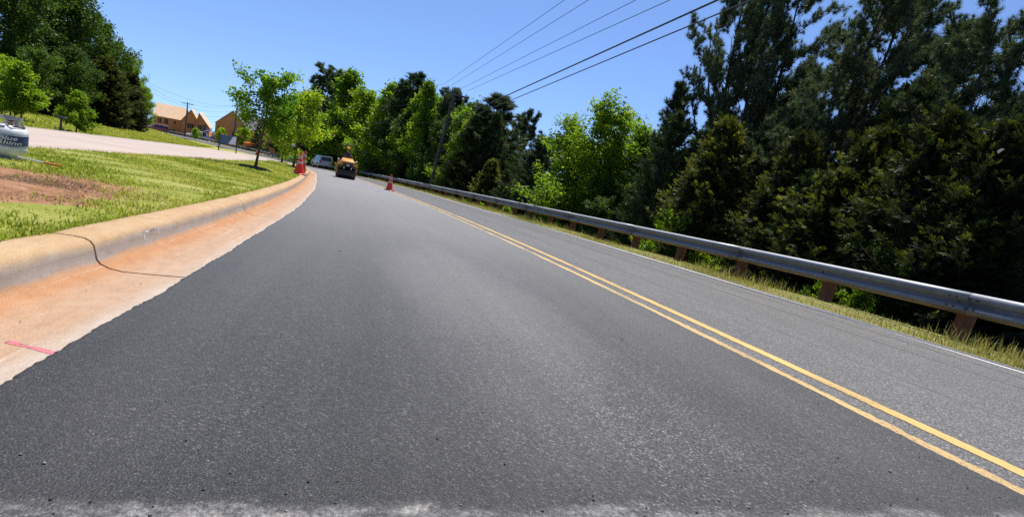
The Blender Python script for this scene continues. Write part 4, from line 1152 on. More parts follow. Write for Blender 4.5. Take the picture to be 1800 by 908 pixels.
def far_pole(x, y, zt, lb, arm, lean=0):
    H = zt - ground(x, y); return utility_pole(x, y, H, lb, lean=(0, R(lean)), arm=arm, arm_rz=R(35), r0=.17), np.array([x, y, zt])
_, pa = far_pole(-57.05, 75.95, .69, 'dark wooden pole at the right end of the left wood', 0)
_, pb = far_pole(-82.9, 125.0, -2.39, 'wooden pole with a short crossarm in front of the tan-roofed house', 2.4)
_, pc = far_pole(-65.25, 114.75, -.56, 'wooden pole in front of the grey-roofed house', 2.0)
fw = [(pa, pb, .3, .6, 'faint lower wire from the first pole to the pole before the tan-roofed house'), (pa, pc, .1, 1.2, 'faint upper wire from the first pole toward the grey-roofed house'),
      (pa, pc, 1.2, 1.4, 'faint middle wire from the first pole toward the grey-roofed house'), (pb, pc, .1, .7, 'faint wire between the two poles before the houses'), (pb, pc, 2.2, .7, 'faint low wire between the two houses')]
for a_, b_, dz, sg, lb in fw: wire('overhead_wire', a_ - [0, 0, dz], b_ - [0, 0, dz], sg, .016, lb, 'faint wires before the houses')
for q, dz in ((-1.06, .2), (.0, -1.0), (.12, -2.6)):
    a_ = np.array(on_pole(q, PH + dz)); b_ = np.array([-33.5, 66, 1.6 + dz*.9])
    wire('overhead_wire', a_, a_ + (np.array([-60.0, 108.0, 0.6 + dz]) - a_), .5, .010, 'thin wire leaving the leaning pole to the left before the dark trees, ' + {.2: 'topmost', -1.0: 'middle', -2.6: 'lowest'}[dz], 'wires left of the leaning pole')

# ------------------------------------------------------------------ traffic cones
def cone(x, y, label, h=.76, dirty=False, lean=(0, 0), z=None, group='orange traffic cones'):
    root = empty('traffic_cone', (x, y, (ground(x, y) + .01) if z is None else z), 0, label, 'traffic cone', group); root.rotation_euler = (lean[0], lean[1], random.uniform(0, 1))
    k = h/.76
    b = MB().box((0, 0, .018*k), (.40*k, .40*k, .036*k)); b.build('base', M['rubber'], root, bevel=.01)
    rad = lambda z_: .145*k*(1 - (z_/k - .03)/.76) + .022*k
    m = MB().lathe([(rad(.03*k) + .02*k, .034*k), (rad(.05*k), .05*k), (rad(.70*k), .70*k), (rad(.745*k) - .004, .745*k), (rad(.76*k)*.7, .76*k)], 28)
    m.build('body', M['cone_dirty' if dirty else 'cone'], root, smooth_=True)
    for z0, z1 in ((.37, .47), (.54, .66)):
        MB().lathe([(rad(z0*k) + .003, z0*k), (rad(z1*k) + .003, z1*k)], 28).build('reflective_band', M['cone_band_dirty' if dirty else 'cone_band'], root, smooth_=True)
    return root
p = road(26.0, 2.42); cone(p[0], p[1], 'orange traffic cone alone on the double yellow line', .78, z=float(p[2]) + .006)
cone(-8.62, 19.75, 'front orange cone with white bands beside the kerb', .84)
cone(-9.68, 22.3, 'darker dirty cone leaning behind the front one by the kerb', .98, dirty=True, lean=(.02, .12))
cone(-39.3, 75.4, 'tiny distant cone on the road edge seen past the slanting oak trunk', .9)

# ------------------------------------------------------------------ propane cylinder
def text_mesh(txt, size, shear=.25, bold=.012, width=None):
    cu = bpy.data.curves.new('lettering', 'FONT'); cu.body = txt; cu.size = size; cu.shear = shear; cu.offset = bold*size; cu.align_x = 'LEFT'; cu.resolution_u = 3
    ob = bpy.data.objects.new('lettering_tmp', cu); COL.objects.link(ob)
    bpy.context.view_layer.update()
    me = bpy.data.meshes.new_from_object(ob.evaluated_get(bpy.context.evaluated_depsgraph_get()))
    bpy.data.objects.remove(ob); bpy.data.curves.remove(cu)
    V = np.array([v.co[:] for v in me.vertices]); 
    if width: V[:, 0] *= width/(V[:, 0].max() - V[:, 0].min())
    import bmesh
    bm = bmesh.new(); bm.from_mesh(me); bmesh.ops.triangulate(bm, faces=bm.faces); 
    for _ in range(1): bmesh.ops.subdivide_edges(bm, edges=[e for e in bm.edges if e.calc_length() > size*.25], cuts=2)
    bmesh.ops.triangulate(bm, faces=bm.faces); bm.to_mesh(me); bm.free()
    V2 = np.array([v.co[:] for v in me.vertices])
    if width: V2[:, 0] *= width/(V2[:, 0].max() - V2[:, 0].min())
    return V2, [tuple(p_.vertices) for p_ in me.polygons]

def propane():
    x, y = -5.075, 5.045; z = ground(x, y) + .005
    root = empty('propane_cylinder', (x, y, z), 0, 'white propane gas cylinder with a blue lettered sleeve standing on the grass', 'gas cylinder')
    face = math.atan2(-y, -x)
    root.scale = (.88,)*3
    root.rotation_euler = (R(-1), R(1.5), face)       # local +x looks back at the road
    MB().lathe([(.098, 0), (.104, 0), (.104, .04), (.11, .055), (.098, .055)], 40, closed=True).build('foot_ring', M['steel_grey'], root, smooth_=True)
    prof = [(.02, .022), (.08, .030), (.125, .055), (.148, .09), (.153, .115), (.1545, .13), (.153, .145), (.153, .295), (.148, .322), (.132, .345), (.10, .364), (.06, .374), (.03, .376)]
    body = MB().lathe(prof, 56).build('body', M['steel_white'], root, smooth_=True)
    sl = MB().lathe([(.1545, .150), (.1550, .152), (.1550, .288), (.1545, .290)], 56).build('sleeve', M['label_blue'], root, smooth_=True)
    MB().lathe([(.1552, .1525), (.1558, .153), (.1558, .165), (.1552, .166)], 56).build('sleeve_band', M['steel_grey'], sl, smooth_=True)
    MB().lathe([(.1552, .279), (.1558, .2795), (.1558, .284), (.1552, .285)], 56).build('sleeve_band', M['label_text'], sl, smooth_=True)
    for txt, z0, w, a0 in (('Blue', .2285, .165, -.105), ('Rhino', .179, .215, -.115)):
        V, Fs = text_mesh(txt, .062, width=w)
        V[:, 1] *= 1.0
        ang = (V[:, 0] + a0)/.156; P_ = np.stack([.1562*np.cos(ang), .1562*np.sin(ang), V[:, 1] + z0], -1)
        me = bpy.data.meshes.new('lettering'); me.from_pydata([tuple(v) for v in P_], [], Fs); me.update()
        link('lettering', me, sl, M['label_text'])
    # collar: rolled ring open at two sides
    m = MB(); n = 30
    def arc(a0, a1, z0, z1, r0=.100, r1=.095, t=.004):
        k = max(3, int(abs(a1-a0)/.15)); V = []; F = []
        for j in range(k+1):
            a_ = a0 + (a1-a0)*j/k; c, s_ = math.cos(a_), math.sin(a_)
            for rr_, zz in ((r0, z0), (r0-t, z0), (r1-t, z1), (r1, z1)): V.append((rr_*c, rr_*s_, zz))
        for j in range(k):
            for q in range(4): F.append((j*4+q, j*4+(q+1) % 4, (j+1)*4+(q+1) % 4, (j+1)*4+q))
        F += [(0, 1, 2, 3), (k*4, k*4+3, k*4+2, k*4+1)]
        m.add(V, F)
    arc(.35, 5.1, .352, .385); arc(.35, .75, .385, .43); arc(1.35, 2.0, .385, .43); arc(2.6, 3.7, .385, .43); arc(4.3, 5.1, .385, .43); arc(.35, 5.1, .43, .462, .097, .098)
    m.build('collar', M['steel_grey'], root, smooth_=True)
    v = MB().tube([(0, 0, .37), (0, 0, .415)], .018, 12); v.tube([(0, 0, .40), (.055, -.02, .40)], .014, 10); v.build('valve', M['brass'], root, smooth_=True)
    MB().lathe([(.012, .415), (.030, .418), (.032, .43), (.012, .434)], 16).build('handwheel', M['rubber'], root, smooth_=True)
    h = []
    for j in range(40):
        a_ = j/39*5.6 + .3; h.append((.118*math.cos(a_), .118*math.sin(a_), .368 + .004*math.sin(a_*3)))
    MB().tube([(.05, -.02, .40), (.09, -.0, .41), (.115, .02, .385)] + h, .007, 8).build('rubber_hose', M['rubber'], root, smooth_=True)
propane()
p = np.array([-4.72, 4.90, 0]); q = np.array([-4.47, 4.86, 0])
root = empty('marker_stick', tuple(p + [0, 0, ground(*p[:2]) + .05]), math.atan2(q[1]-p[1], q[0]-p[0]), 'thin white stick with an orange end lying in the grass beside the cylinder', 'stick')
MB().tube([(-.15, 0, .0), (.16, 0, .005)], .007, 8).build('shaft', M['steel_white'], root)
MB().tube([(.16, 0, .005), (.34, .01, .012)], .011, 8).build('orange_end', M['orange_plastic'], root)
x, y = -14.43, 15.94
root = empty('post_lamp', (x, y, ground(x, y) - .03), .4, 'short black post with a flat top on the far lawn', 'post lamp')
MB().tube([(0, 0, 0), (0, 0, .42)], [.03, .028], 10).build('post', M['black_metal'], root)
MB().box((0, 0, .45), (.28, .2, .05), taper=.7).build('lamp_head', M['black_metal'], root, bevel=.008)

# ------------------------------------------------------------------ sign on two posts
x, y = -22.04, 38.08
root = empty('ground_sign', (x, y, ground(x, y) - .05), R(28), 'dark blue and white sign board on two black posts at the lawn tip', 'sign')
for sx in (-1, 1): MB().box((sx*.56, 0, .68), (.07, .07, 1.36)).build('post', M['black_metal'], root, bevel=.006)
MB().box((0, -.0, .97), (1.05, .03, .62)).build('board', M['sign_blue'], root, bevel=.004)
MB().prism([(.02, .68), (.50, .68), (.50, 1.26), (.28, 1.26)], -.020, -.0165).build('white_panel', M['sign_white'], root)

# ------------------------------------------------------------------ vehicles
def car(name, x, y, rz, paint, label, cat, Lh=2.25, W=.90, H=1.68, glass='car_glass', z=None, van=False):
    root = empty(name, (x, y, ground(x, y) + .02 if z is None else z), rz, label, cat)
    # terrain pitch along the heading
    e = .8; hx, hy = math.cos(rz), math.sin(rz)
    pt = math.atan2(float(zp(x+hx*e, y+hy*e) - zp(x-hx*e, y-hy*e)), 2*e); root.rotation_euler = (0, -pt, rz)
    arch = lambda cx: [(cx + .40*math.cos(a_), .34 + .40*math.sin(a_)) for a_ in np.linspace(0, math.pi, 9)]
    poly = [(-Lh+.05, .36), (-Lh, .50), (-Lh-.03, .72), (-Lh+.04, 1.0), (Lh-1.25, 1.04), (Lh-.35, .96), (Lh-.06, .84), (Lh, .60), (Lh-.04, .36), (Lh-.42, .32)] + arch(Lh-.88) + [(Lh-1.35, .30), (-Lh+1.30, .30)] + arch(-Lh+.85)
    m = MB().prism(poly, -W, W)
    gx0, gx1, rx0, rx1, wb, wr = -Lh+.06, Lh-1.15, -Lh+.30, (Lh-1.6 if van else Lh-2.0), W-.03, W-.17
    zt, z1 = 1.02, H
    V = [(gx0, -wb, zt), (gx1, -wb, zt), (gx1, wb, zt), (gx0, wb, zt), (rx0, -wr, z1), (rx1, -wr, z1), (rx1, wr, z1), (rx0, wr, z1)]
    m.add(V, [(0, 3, 2, 1), (4, 5, 6, 7), (0, 1, 5, 4), (1, 2, 6, 5), (2, 3, 7, 6), (3, 0, 4, 7)])
    body = m.build('body', M[paint], root, bevel=.035, smooth_=True)
    V = [Vector(v) for v in V]
    def pane(a, b_, c, d, nm, mat, u0, u1, v0, v1, out):
        f = lambda u, v: (a*(1-u) + b_*u)*(1-v) + (d*(1-u) + c*u)*v
        q = [f(u0, v0), f(u1, v0), f(u1, v1), f(u0, v1)]; nn = (q[1]-q[0]).cross(q[3]-q[0]).normalized()
        if nn.dot(Vector(out)) < 0: nn = -nn
        mm = MB(); mm.add([p_ + nn*.012 for p_ in q] + [p_ - nn*.02 for p_ in q], [(0, 1, 2, 3), (7, 6, 5, 4), (0, 4, 5, 1), (1, 5, 6, 2), (2, 6, 7, 3), (3, 7, 4, 0)])
        mm.build(nm, M[mat], root)
    pane(V[3], V[0], V[4], V[7], 'rear_window', 'car_glass', .09, .91, .12, .86, (-1, 0, .3))
    pane(V[1], V[2], V[6], V[5], 'windscreen', glass, .07, .93, .1, .9, (1, 0, .4))
    for a, b_, c, d, out in ((V[0], V[1], V[5], V[4], (0, -1, .2)), (V[3], V[2], V[6], V[7], (0, 1, .2))):
        for u0, u1 in ((.05, .27), (.30, .58), (.61, .90)): pane(a, b_, c, d, 'side_window', glass if u0 > .3 else 'car_glass', u0, u1, .12, .84, out)
    for sx, sy in ((-Lh+.85, -1), (-Lh+.85, 1), (Lh-.88, -1), (Lh-.88, 1)):
        w = MB().lathe([(.20, -.11), (.30, -.11), (.335, -.08), (.335, .08), (.30, .11), (.20, .11)], 22, c=(sx, sy*(W-.13), .335), axis='y', closed=True).build('wheel', M['tyre'], root, smooth_=True)
        MB().lathe([(.205, -.10), (.205, .10)], 18, c=(sx, sy*(W-.13), .335), axis='y').build('rim', M['rim'], w, smooth_=True)
    for sy in (-1, 1):
        MB().box((-Lh+.0, sy*(W-.10), .90), (.07, .16, .26)).build('tail_light', M['tail_red'], root, bevel=.01)
        MB().box((Lh-.06, sy*(W-.2), .78), (.10, .3, .13)).build('headlight', M['lamp'], root, bevel=.01)
        MB().box((Lh-1.45, sy*(W+.07), 1.08), (.1, .16, .12)).build('mirror', M[paint], root, bevel=.02)
        MB().tube([(-Lh+.5, sy*(wr-.06), H+.045), (rx1-.15, sy*(wr-.06), H+.045)], .018, 6).build('roof_rail', M['black_metal'], root)
    MB().box((-Lh-.03, 0, .52), (.16, 2*W-.06, .20)).build('bumper', M['black_metal' if paint != 'car_silver' else 'steel_grey'], root, bevel=.03)
    MB().box((-Lh-.025, 0, .78), (.03, .42, .14)).build('number_plate', M['plate'], root)
    return root
sc_ = 75.0; p = road(sc_, 4.3)
car('parked_car', p[0], p[1], heading(sc_) + math.pi/2 + R(1), 'car_silver', 'silver sport utility car stopped ahead with its dark rear window toward us', 'car', glass='side_glass', z=float(p[2]) + .01)
car('parked_car', -87.6, 121.8, R(-140), 'maroon', 'faded maroon van-like car parked before the tan-roofed house', 'car', 2.5, .95, 1.85)
car('parked_car', -89.0, 138.9, R(-150), 'van_pink', 'dusty pale pinkish van parked at the right corner of the tan-roofed house', 'van', 2.5, .98, 2.0, van=True)
car('parked_car', -85.6, 140.2, R(-160), 'white_car', 'white car below the blue canopy between the houses', 'car', 2.2, .88, 1.45)

def roller():
    s_ = 36.6; p = road(s_, .86); hd = heading(s_) + math.pi/2 + math.pi
    root = empty('road_roller', (p[0], p[1], float(p[2]) + .014), hd, 'yellow and black tandem road roller facing us on the fresh asphalt', 'road roller')
    root.scale = (.94,)*3; root.rotation_euler = (0, -math.atan(-SLOPE), hd)
    for nm, x in (('front_drum', .85), ('rear_drum', -.85)):
        d = MB().lathe([(.30, -.6), (.36, -.6), (.37, -.585), (.37, .585), (.36, .6), (.30, .6), (.28, .56), (.28, -.56)], 40, c=(x, 0, .37), axis='y', closed=True).build(nm, M['drum_steel'], root, smooth_=True)
        MB().lathe([(.30, -.555), (.30, .555)], 24, c=(x, 0, .37), axis='y').build('hub_plate', M['roller_black'], d)
        MB().box((x + (.42 if x > 0 else -.42), 0, .52), (.05, 1.16, .07)).build('scraper_bar', M['roller_black'], root)
    # frame and yokes
    m = MB().box((0, 0, .62), (1.05, .62, .34)); m.box((.85, 0, .84), (.95, 1.20, .10)); m.box((-.85, 0, .84), (.95, 1.20, .10)); m.build('chassis', M['roller_black'], root, bevel=.02)
    for x in (.85, -.85):
        for sy in (-1, 1): MB().box((x, sy*.645, .60), (.30, .06, .60), taper=.8).build('drum_yoke', M['roller_yellow'], root, bevel=.015)
    MB().box((.85, 0, .98), (1.02, 1.30, .20)).build('front_frame', M['roller_yellow'], root, bevel=.03)
    # hood: tapered, sloping down to the nose
    V = [(.20, -.52, 1.08), (1.42, -.50, 1.06), (1.42, .50, 1.06), (.20, .52, 1.08), (.20, -.36, 1.42), (1.05, -.31, 1.34), (1.05, .31, 1.34), (.20, .36, 1.42), (1.40, -.42, 1.20), (1.40, .42, 1.20)]
    MB().add(V, [(3, 2, 1, 0), (4, 5, 6, 7), (0, 1, 8, 5, 4), (1, 2, 9, 8), (8, 9, 6, 5), (2, 3, 7, 6, 9), (3, 0, 4, 7)]).build('hood', M['roller_yellow'], root, bevel=.04, smooth_=True)
    g = MB().box((1.38, 0, .93), (.06, .66, .26)).build('grille', M['roller_black'], root, bevel=.01)
    for k in range(4): MB().box((1.415, 0, .84 + .06*k), (.012, .58, .02)).build('grille_bar', M['bolt'], g)
    MB().box((1.425, 0, .935), (.012, .20, .09)).build('nose_badge', M['plate'], g)
    for sy in (-1, 1):
        MB().lathe([(.06, -.03), (.06, .03)], 14, c=(1.40, sy*.24, .73), axis='y').build('work_light', M['lamp'], root)
        MB().box((.34, sy*.60, 1.26), (.14, .14, .12)).build('headlight', M['lamp'], root, bevel=.02)
        MB().box((-.15, sy*.52, 1.02), (.7, .14, .20)).build('fender', M['roller_yellow'], root, bevel=.03)
    MB().box((-.35, 0, .93), (1.0, 1.0, .06)).build('deck', M['roller_black'], root)
    st = MB().box((-.48, 0, 1.14), (.46, .48, .14)); st.box((-.72, 0, 1.42), (.10, .46, .5), rot=(0, -.15, 0)); st.build('seat', M['seat'], root, bevel=.03)
    MB().box((.12, 0, 1.24), (.16, .60, .50), taper=.85).build('console', M['roller_black'], root, bevel=.03)
    sw = MB(); n = 22
    ring = [(.02 + .12*math.cos(a_)*.5, .17*math.sin(a_), 1.62 + .12*math.cos(a_)*.8) for a_ in np.linspace(0, 2*math.pi, n)]
    sw.tube(ring, .014, 6); sw.tube([(.12, 0, 1.52), (.03, 0, 1.61)], .02, 6); sw.build('steering_wheel', M['rubber'], root, smooth_=True)
    m = MB(); path_ = [(-.98, -.56, .95), (-1.0, -.56, 2.05), (-.99, -.50, 2.28), (-.98, -.36, 2.38), (-.98, .36, 2.38), (-.99, .50, 2.28), (-1.0, .56, 2.05), (-.98, .56, .95)]
    m.tube(path_, .035, 8); m.build('roll_bar', M['roller_black'], root, smooth_=True)
    return root
roller()

# operator on the roller: one skinned body
def skin_figure(name, verts, edges, radii, mat, parent, sub=2):
    me = bpy.data.meshes.new(name); me.from_pydata(verts, edges, []); me.update()
    o = link(name, me, parent, mat)
    sk = o.modifiers.new('skin', 'SKIN'); sk.use_smooth_shade = True
    for i_, r in enumerate(radii):
        v = me.skin_vertices[0].data[i_]; v.radius = (r, r) if not isinstance(r, tuple) else r
    me.skin_vertices[0].data[0].use_root = True
    ss = o.modifiers.new('sub', 'SUBSURF'); ss.levels = sub; ss.render_levels = sub
    return o

def operator():
    s_ = 36.6; p = road(s_, .86); hd = heading(s_) + math.pi/2 + math.pi
    root = empty('person', (p[0], p[1], float(p[2]) + .014), hd, 'roller operator in dark clothes and an orange hard hat sitting at the wheel', 'person')
    root.scale = (.94,)*3; root.rotation_euler = (0, -math.atan(-SLOPE), hd)
    X = -.46
    V = {'pel': (X, 0, 1.30), 'sp1': (X-.03, 0, 1.48), 'sp2': (X-.02, 0, 1.66), 'nk': (X+.02, 0, 1.83), 'nk2': (X+.04, 0, 1.91), 'hd': (X+.06, 0, 2.00), 'hd2': (X+.065, 0, 2.08)}
    Rr = {'pel': (.17, .14), 'sp1': (.155, .125), 'sp2': (.185, .13), 'nk': (.075, .075), 'nk2': (.055, .055), 'hd': (.082, .095), 'hd2': (.085, .095)}
    E_ = [('pel', 'sp1'), ('sp1', 'sp2'), ('sp2', 'nk'), ('nk', 'nk2'), ('nk2', 'hd'), ('hd', 'hd2')]
    for q, sy in (('l', 1), ('r', -1)):
        V.update({q+'sh': (X, sy*.19, 1.74), q+'el': (X+.10, sy*.27, 1.50), q+'wr': (X+.36, sy*.17, 1.58), q+'kn': (X+.42, sy*.14, 1.30), q+'hip': (X+.06, sy*.10, 1.27), q+'an': (X+.50, sy*.14, .98), q+'to': (X+.66, sy*.14, .97), q+'pa': (X+.44, sy*.165, 1.60)})
        Rr.update({q+'sh': .075, q+'el': .05, q+'wr': .032, q+'kn': .07, q+'hip': .095, q+'an': .05, q+'to': .042, q+'pa': .040})
        E_ += [('sp2', q+'sh'), (q+'sh', q+'el'), (q+'el', q+'wr'), (q+'wr', q+'pa'), ('pel', q+'hip'), (q+'hip', q+'kn'), (q+'kn', q+'an'), (q+'an', q+'to')]
        for j in range(5):   # fingers closed over the wheel rim
            k = f'{q}f{j}'; dy = (j - 1.5)*.02 if j < 4 else sy*-.035
            V[k+'a'] = (V[q+'pa'][0] + .035, V[q+'pa'][1] + dy, V[q+'pa'][2] + (.02 if j < 4 else .0)); V[k+'b'] = (V[q+'pa'][0] + .065 - .005*abs(j-1), V[q+'pa'][1] + dy, V[q+'pa'][2] - .01)
            Rr[k+'a'] = .010; Rr[k+'b'] = .008; E_ += [(q+'pa', k+'a'), (k+'a', k+'b')]
    ks = list(V); ix = {k: i_ for i_, k in enumerate(ks)}
    body = skin_figure('body', [V[k] for k in ks], [(ix[a], ix[b_]) for a, b_ in E_], [Rr[k] for k in ks], M['skin'], root)
    # clothing: shirt with sleeves and trousers over the body
    def cloth(nm, keys, grow, edges):
        kk = [k for k in keys]; ii = {k: j for j, k in enumerate(kk)}
        rad = [tuple(v + grow for v in Rr[k]) if isinstance(Rr[k], tuple) else Rr[k] + grow for k in kk]
        skin_figure(nm, [V[k] for k in kk], [(ii[a], ii[b_]) for a, b_ in edges], rad, M['cloth_dark'], root)
    cloth('shirt', ['sp2', 'sp1', 'pel', 'lsh', 'lel', 'lwr', 'rsh', 'rel', 'rwr', 'nk'], .018, [('sp2', 'sp1'), ('sp1', 'pel'), ('sp2', 'lsh'), ('lsh', 'lel'), ('lel', 'lwr'), ('sp2', 'rsh'), ('rsh', 'rel'), ('rel', 'rwr'), ('sp2', 'nk')])
    cloth('trousers', ['pel', 'lhip', 'lkn', 'lan', 'rhip', 'rkn', 'ran'], .016, [('pel', 'lhip'), ('lhip', 'lkn'), ('lkn', 'lan'), ('pel', 'rhip'), ('rhip', 'rkn'), ('rkn', 'ran')])
    hx = X + .065
    MB().lathe([(.15, 0), (.152, .008), (.125, .016), (.122, .05), (.10, .095), (.06, .122), (.01, .13)], 22, c=(hx+.012, 0, 2.10)).build('hard_hat', M['hat_orange'], root, smooth_=True)
    MB().box((hx+.105, 0, 2.03), (.035, .028, .045), rot=(0, .3, 0)).build('nose', M['skin'], body, bevel=.008)
    for sy in (-1, 1):
        MB().lathe([(.002, -.006), (.012, -.004), (.012, .004), (.002, .006)], 10, c=(hx+.092, sy*.034, 2.055), axis='y').build('eye', M['opening'], body)
        MB().box((hx, sy*.098, 2.04), (.04, .016, .06)).build('ear', M['skin'], body, bevel=.006)
    MB().box((hx+.094, 0, 1.985), (.012, .05, .010)).build('mouth', M['maroon'], body, bevel=.003)
operator()

# ------------------------------------------------------------------ houses under construction
def gable_block(root, x0, x1, y0, y1, ze, zr, ridge='x', wall='osb', roofl='osb_roof', roofr=None, over=.25, xr=None):
    """walls with gables and a two-plane roof; ridge along x or y; y0 is the side facing the road"""
    m = MB()
    if ridge == 'x':
        c = (y0+y1)/2; m.add([(x, y, z) for x in (x0, x1) for y, z in ((y0, -2), (y0, ze), (c, zr), (y1, ze), (y1, -2))],
              [(0, 1, 2, 3, 4), (9, 8, 7, 6, 5), (0, 5, 6, 1), (4, 3, 8, 9)]); w = m.build('wall', M[wall], root)
        for sgn, ye, mt in ((-1, y0, roofl), (1, y1, roofr or roofl)):
            k = over*(zr-ze)/abs(c-ye); V = [(x0-over, ye+sgn*over, ze-k+.03), (x1+over, ye+sgn*over, ze-k+.03), (x1+over, c, zr+.03), (x0-over, c, zr+.03)]
            MB().add(V + [(a, b_, z+.16) for a, b_, z in V], [(0, 1, 2, 3), (7, 6, 5, 4), (0, 4, 5, 1), (1, 5, 6, 2), (2, 6, 7, 3), (3, 7, 4, 0)]).build('roof', M[mt], root)
    else:
        c = (x0+x1)/2 if xr is None else xr; m.add([(x, y, z) for y in (y0, y1) for x, z in ((x0, -2), (x0, ze), (c, zr), (x1, ze), (x1, -2))],
              [(4, 3, 2, 1, 0), (5, 6, 7, 8, 9), (1, 6, 5, 0), (9, 8, 3, 4)]); w = m.build('wall', M[wall], root)
        for sgn, xe, mt in ((-1, x0, roofl), (1, x1, roofr or roofl)):
            k = over*(zr-ze)/abs(c-xe); V = [(xe+sgn*over, y0-over, ze-k+.03), (xe+sgn*over, y1, ze-k+.03), (c, y1, zr+.03), (c, y0-over, zr+.03)]
            MB().add(V + [(a, b_, z+.16) for a, b_, z in V], [(0, 1, 2, 3), (7, 6, 5, 4), (0, 4, 5, 1), (1, 5, 6, 2), (2, 6, 7, 3), (3, 7, 4, 0)]).build('roof', M[mt], root)
    return w
def opening(root, x, y, z, w, h, panes=2, nm='window', side=None):
    f = MB()
    o = MB().box((x, y-.02, z), (w, .10, h)).build(nm, M['opening'], root)
    for k in range(1, panes): MB().box((x - w/2 + w*k/panes, y-.085, z), (.10, .03, h)).build('mullion', M['lumber'], o)
    return o

x, y = -107.5, 163.5
h1 = empty('house', (x, y, ground(x, y) - .2), R(28), 'half-built two-storey house of orange sheathing with a bare tan roof', 'house', 'houses under construction')
gable_block(h1, -9.2, -1.2, 0, 9, 5.0, 8.6)
gable_block(h1, -1.8, 2.8, -1.6, 5.4, 5.2, 8.7, ridge='y', roofl='felt', roofr='osb_roof')
gable_block(h1, 1.9, 5.8, -2.6, 8.6, 4.3, 8.2, ridge='y', roofl='osb_roof', roofr='osb_roof', xr=2.7)
for xx, zz, w, h in ((-7.6, 3.8, .8, 1.3), (-5.9, 3.8, .9, 1.4), (-3.7, 3.9, .6, .8), (-4.2, .8, 1.4, 1.8), (-7.2, .9, 1.2, 1.4)): opening(h1, xx, 0, zz, w, h)
for xx, zz, w, h in ((.6, 3.9, 1.6, 1.4), (.2, 1.0, 1.7, 1.6)): opening(h1, xx, -1.6, zz, w, h, 3)
opening(h1, 3.2, -2.6, 4.0, .9, 1.5); opening(h1, 3.6, -2.6, .7, 1.8, 2.0, 2, 'door')
MB().box((4.4, -2.68, 4.0), (.9, .12, 2.0)).build('house_wrap_panel', M['sign_white'], h1).data.materials[0] = M['felt']

x, y = -79.0, 139.0
x += .7; y += .4
h2 = empty('house', (x, y, ground(x, y) - .2), R(24), 'half-built house of orange sheathing with a tall front gable and grey felt roof', 'house', 'houses under construction')
gable_block(h2, -5.4, 2.0, 0, 7, 5.6, 9.3, ridge='y', roofl='osb_roof', roofr='felt', over=.15)
gable_block(h2, -1.0, 13, 1.2, 9.5, 5.2, 8.9, roofl='felt')
gable_block(h2, 3.6, 9.2, -.4, 4.4, 5.0, 7.8, ridge='y', roofl='felt', roofr='felt', over=.15)
opening(h2, -4.5, 0, 4.3, .6, 1.1); opening(h2, -.6, 0, 3.4, 1.5, 1.4, 3); opening(h2, -3.2, 0, 1.0, 1.4, 1.6, 2, 'door')
opening(h2, 5.4, -.4, 3.5, 1.7, 1.3, 3); opening(h2, 7.0, -.4, .8, 1.6, 1.8, 2)
MB().box((-1.2, -.05, 6.2), (1.6, .1, .8)).build('louvre_panel', M['osb_roof'], h2).data.materials[0] = M['house_trim']

x, y = -86.4, 140.6
ct = empty('canopy', (x, y, ground(x, y)), R(28), 'bright blue tarp canopy on posts at the left of the grey-roofed house', 'canopy')
MB().prism([(-1.6, 2.4), (0, 3.1), (1.6, 2.4), (1.6, 2.33), (0, 3.03), (-1.6, 2.33)], -1.4, 1.4).build('tarp_roof', M['tarp'], ct)
for sx in (-1.5, 1.5):
    for sy in (-1.3, 1.3): MB().tube([(sx, sy, 0), (sx, sy, 2.4)], .04, 6).build('leg', M['black_metal'], ct)

# orange tracked machine beside the houses
x, y = -60.1, 112.6
ex = empty('excavator', (x, y, ground(x, y) + .1), R(20), 'orange tracked excavator half hidden behind the slanting oak trunk', 'excavator')
for sy in (-.75, .75):
    MB().prism([(-1.3, .1), (-1.1, 0), (1.1, 0), (1.3, .1), (1.4, .35), (1.2, .62), (-1.2, .62), (-1.4, .35)], sy-.22, sy+.22).build('track', M['rubber'], ex, bevel=.03)
MB().box((-.2, 0, 1.15), (2.5, 1.7, .85)).build('body', M['excav'], ex, bevel=.08)
cb = MB().box((.35, .35, 2.05), (1.2, .9, 1.1), taper=.85).build('cab', M['excav'], ex, bevel=.06)
MB().box((.35, -.09, 2.08), (.85, .05, .7)).build('cab_window', M['opening'], cb)
MB().tube([(.9, -.3, 1.4), (2.1, -.3, 2.9), (3.1, -.3, 2.3)], [.18, .16, .14], 6).build('boom', M['excav'], ex)
MB().tube([(3.1, -.3, 2.4), (2.9, -.3, .9)], [.14, .10], 6).build('stick', M['excav'], ex)
MB().prism([(2.5, .9), (3.2, .95), (3.1, .3), (2.6, .2)], -.65, .05).build('bucket', M['rubber'], ex)

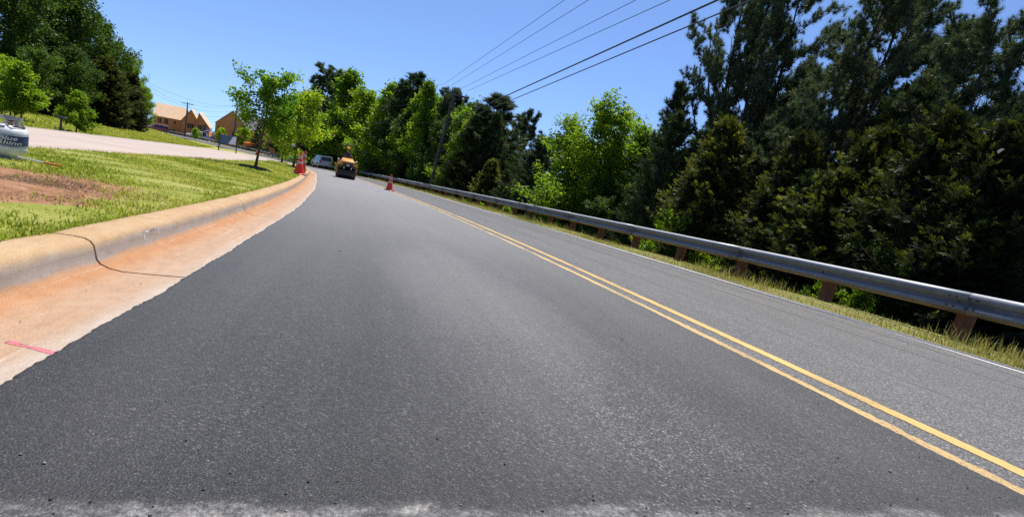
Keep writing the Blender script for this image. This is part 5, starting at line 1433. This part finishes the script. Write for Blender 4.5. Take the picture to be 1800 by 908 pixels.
# ------------------------------------------------------------------ light, sky, camera
SUN_EL, SUN_AZ = R(67), R(16)        # azimuth clockwise from +y (straight ahead)
world = bpy.data.worlds.new('World'); scene.world = world; world.use_nodes = True
nt = world.node_tree; bg = nt.nodes['Background']
sky = nt.nodes.new('ShaderNodeTexSky'); sky.sky_type = 'NISHITA'; sky.sun_disc = False
sky.sun_elevation = SUN_EL; sky.sun_rotation = SUN_AZ; sky.altitude = 250; sky.air_density = .75; sky.dust_density = .0; sky.ozone_density = 5.0
tc = nt.nodes.new('ShaderNodeTexCoord'); mp = nt.nodes.new('ShaderNodeMapping'); mp.inputs['Scale'].default_value = (1, 1, .9); mp.inputs['Location'].default_value = (0, 0, .135)
nt.links.new(tc.outputs['Generated'], mp.inputs['Vector']); nm_ = nt.nodes.new('ShaderNodeVectorMath'); nm_.operation = 'NORMALIZE'
nt.links.new(mp.outputs[0], nm_.inputs[0]); nt.links.new(nm_.outputs[0], sky.inputs['Vector'])
nt.links.new(mixc(nt, 1.0, sky.outputs[0], (1.30, 1.30, 1.38), 'MULTIPLY'), bg.inputs[0]); bg.inputs[1].default_value = .09
sl = bpy.data.lights.new('sun', 'SUN'); sl.energy = 4.6; sl.angle = R(.53); sl.color = (1, .955, .88)
so_ = bpy.data.objects.new('sun', sl); COL.objects.link(so_)
d = Vector((math.sin(SUN_AZ)*math.cos(SUN_EL), math.cos(SUN_AZ)*math.cos(SUN_EL), math.sin(SUN_EL)))
so_.rotation_euler = d.to_track_quat('Z', 'Y').to_euler(); so_.location = (0, 0, 30)

cam = bpy.data.cameras.new('camera'); co_ = bpy.data.objects.new('camera', cam); COL.objects.link(co_)
F_, PT, RL = 914.48, R(10.768), R(11.941)
cam.sensor_fit = 'HORIZONTAL'; cam.sensor_width = 36; cam.lens = 36*F_/1800; cam.clip_start = .05; cam.clip_end = 3000
fw = Vector((0, math.cos(PT), -math.sin(PT))); up0 = Vector((0, math.sin(PT), math.cos(PT))); rt0 = Vector((1, 0, 0))
# image x and y axes after the hand-held roll
ix = rt0*math.cos(RL) + up0*math.sin(RL); iy = -rt0*math.sin(RL) + up0*math.cos(RL)
m = Matrix((ix, iy, -fw)).transposed().to_4x4(); m.translation = (0, 0, .735)
co_.matrix_world = m
scene.camera = co_
vs = scene.view_settings; vs.view_transform = 'Standard'; vs.look = 'None'; vs.exposure = .6; vs.gamma = 1; vs.use_curve_mapping = False
scene.cycles.max_bounces = 7; scene.cycles.transmission_bounces = 4; scene.cycles.diffuse_bounces = 4; scene.cycles.use_denoising = False
scene.cycles.use_adaptive_sampling = True; scene.cycles.adaptive_threshold = .008
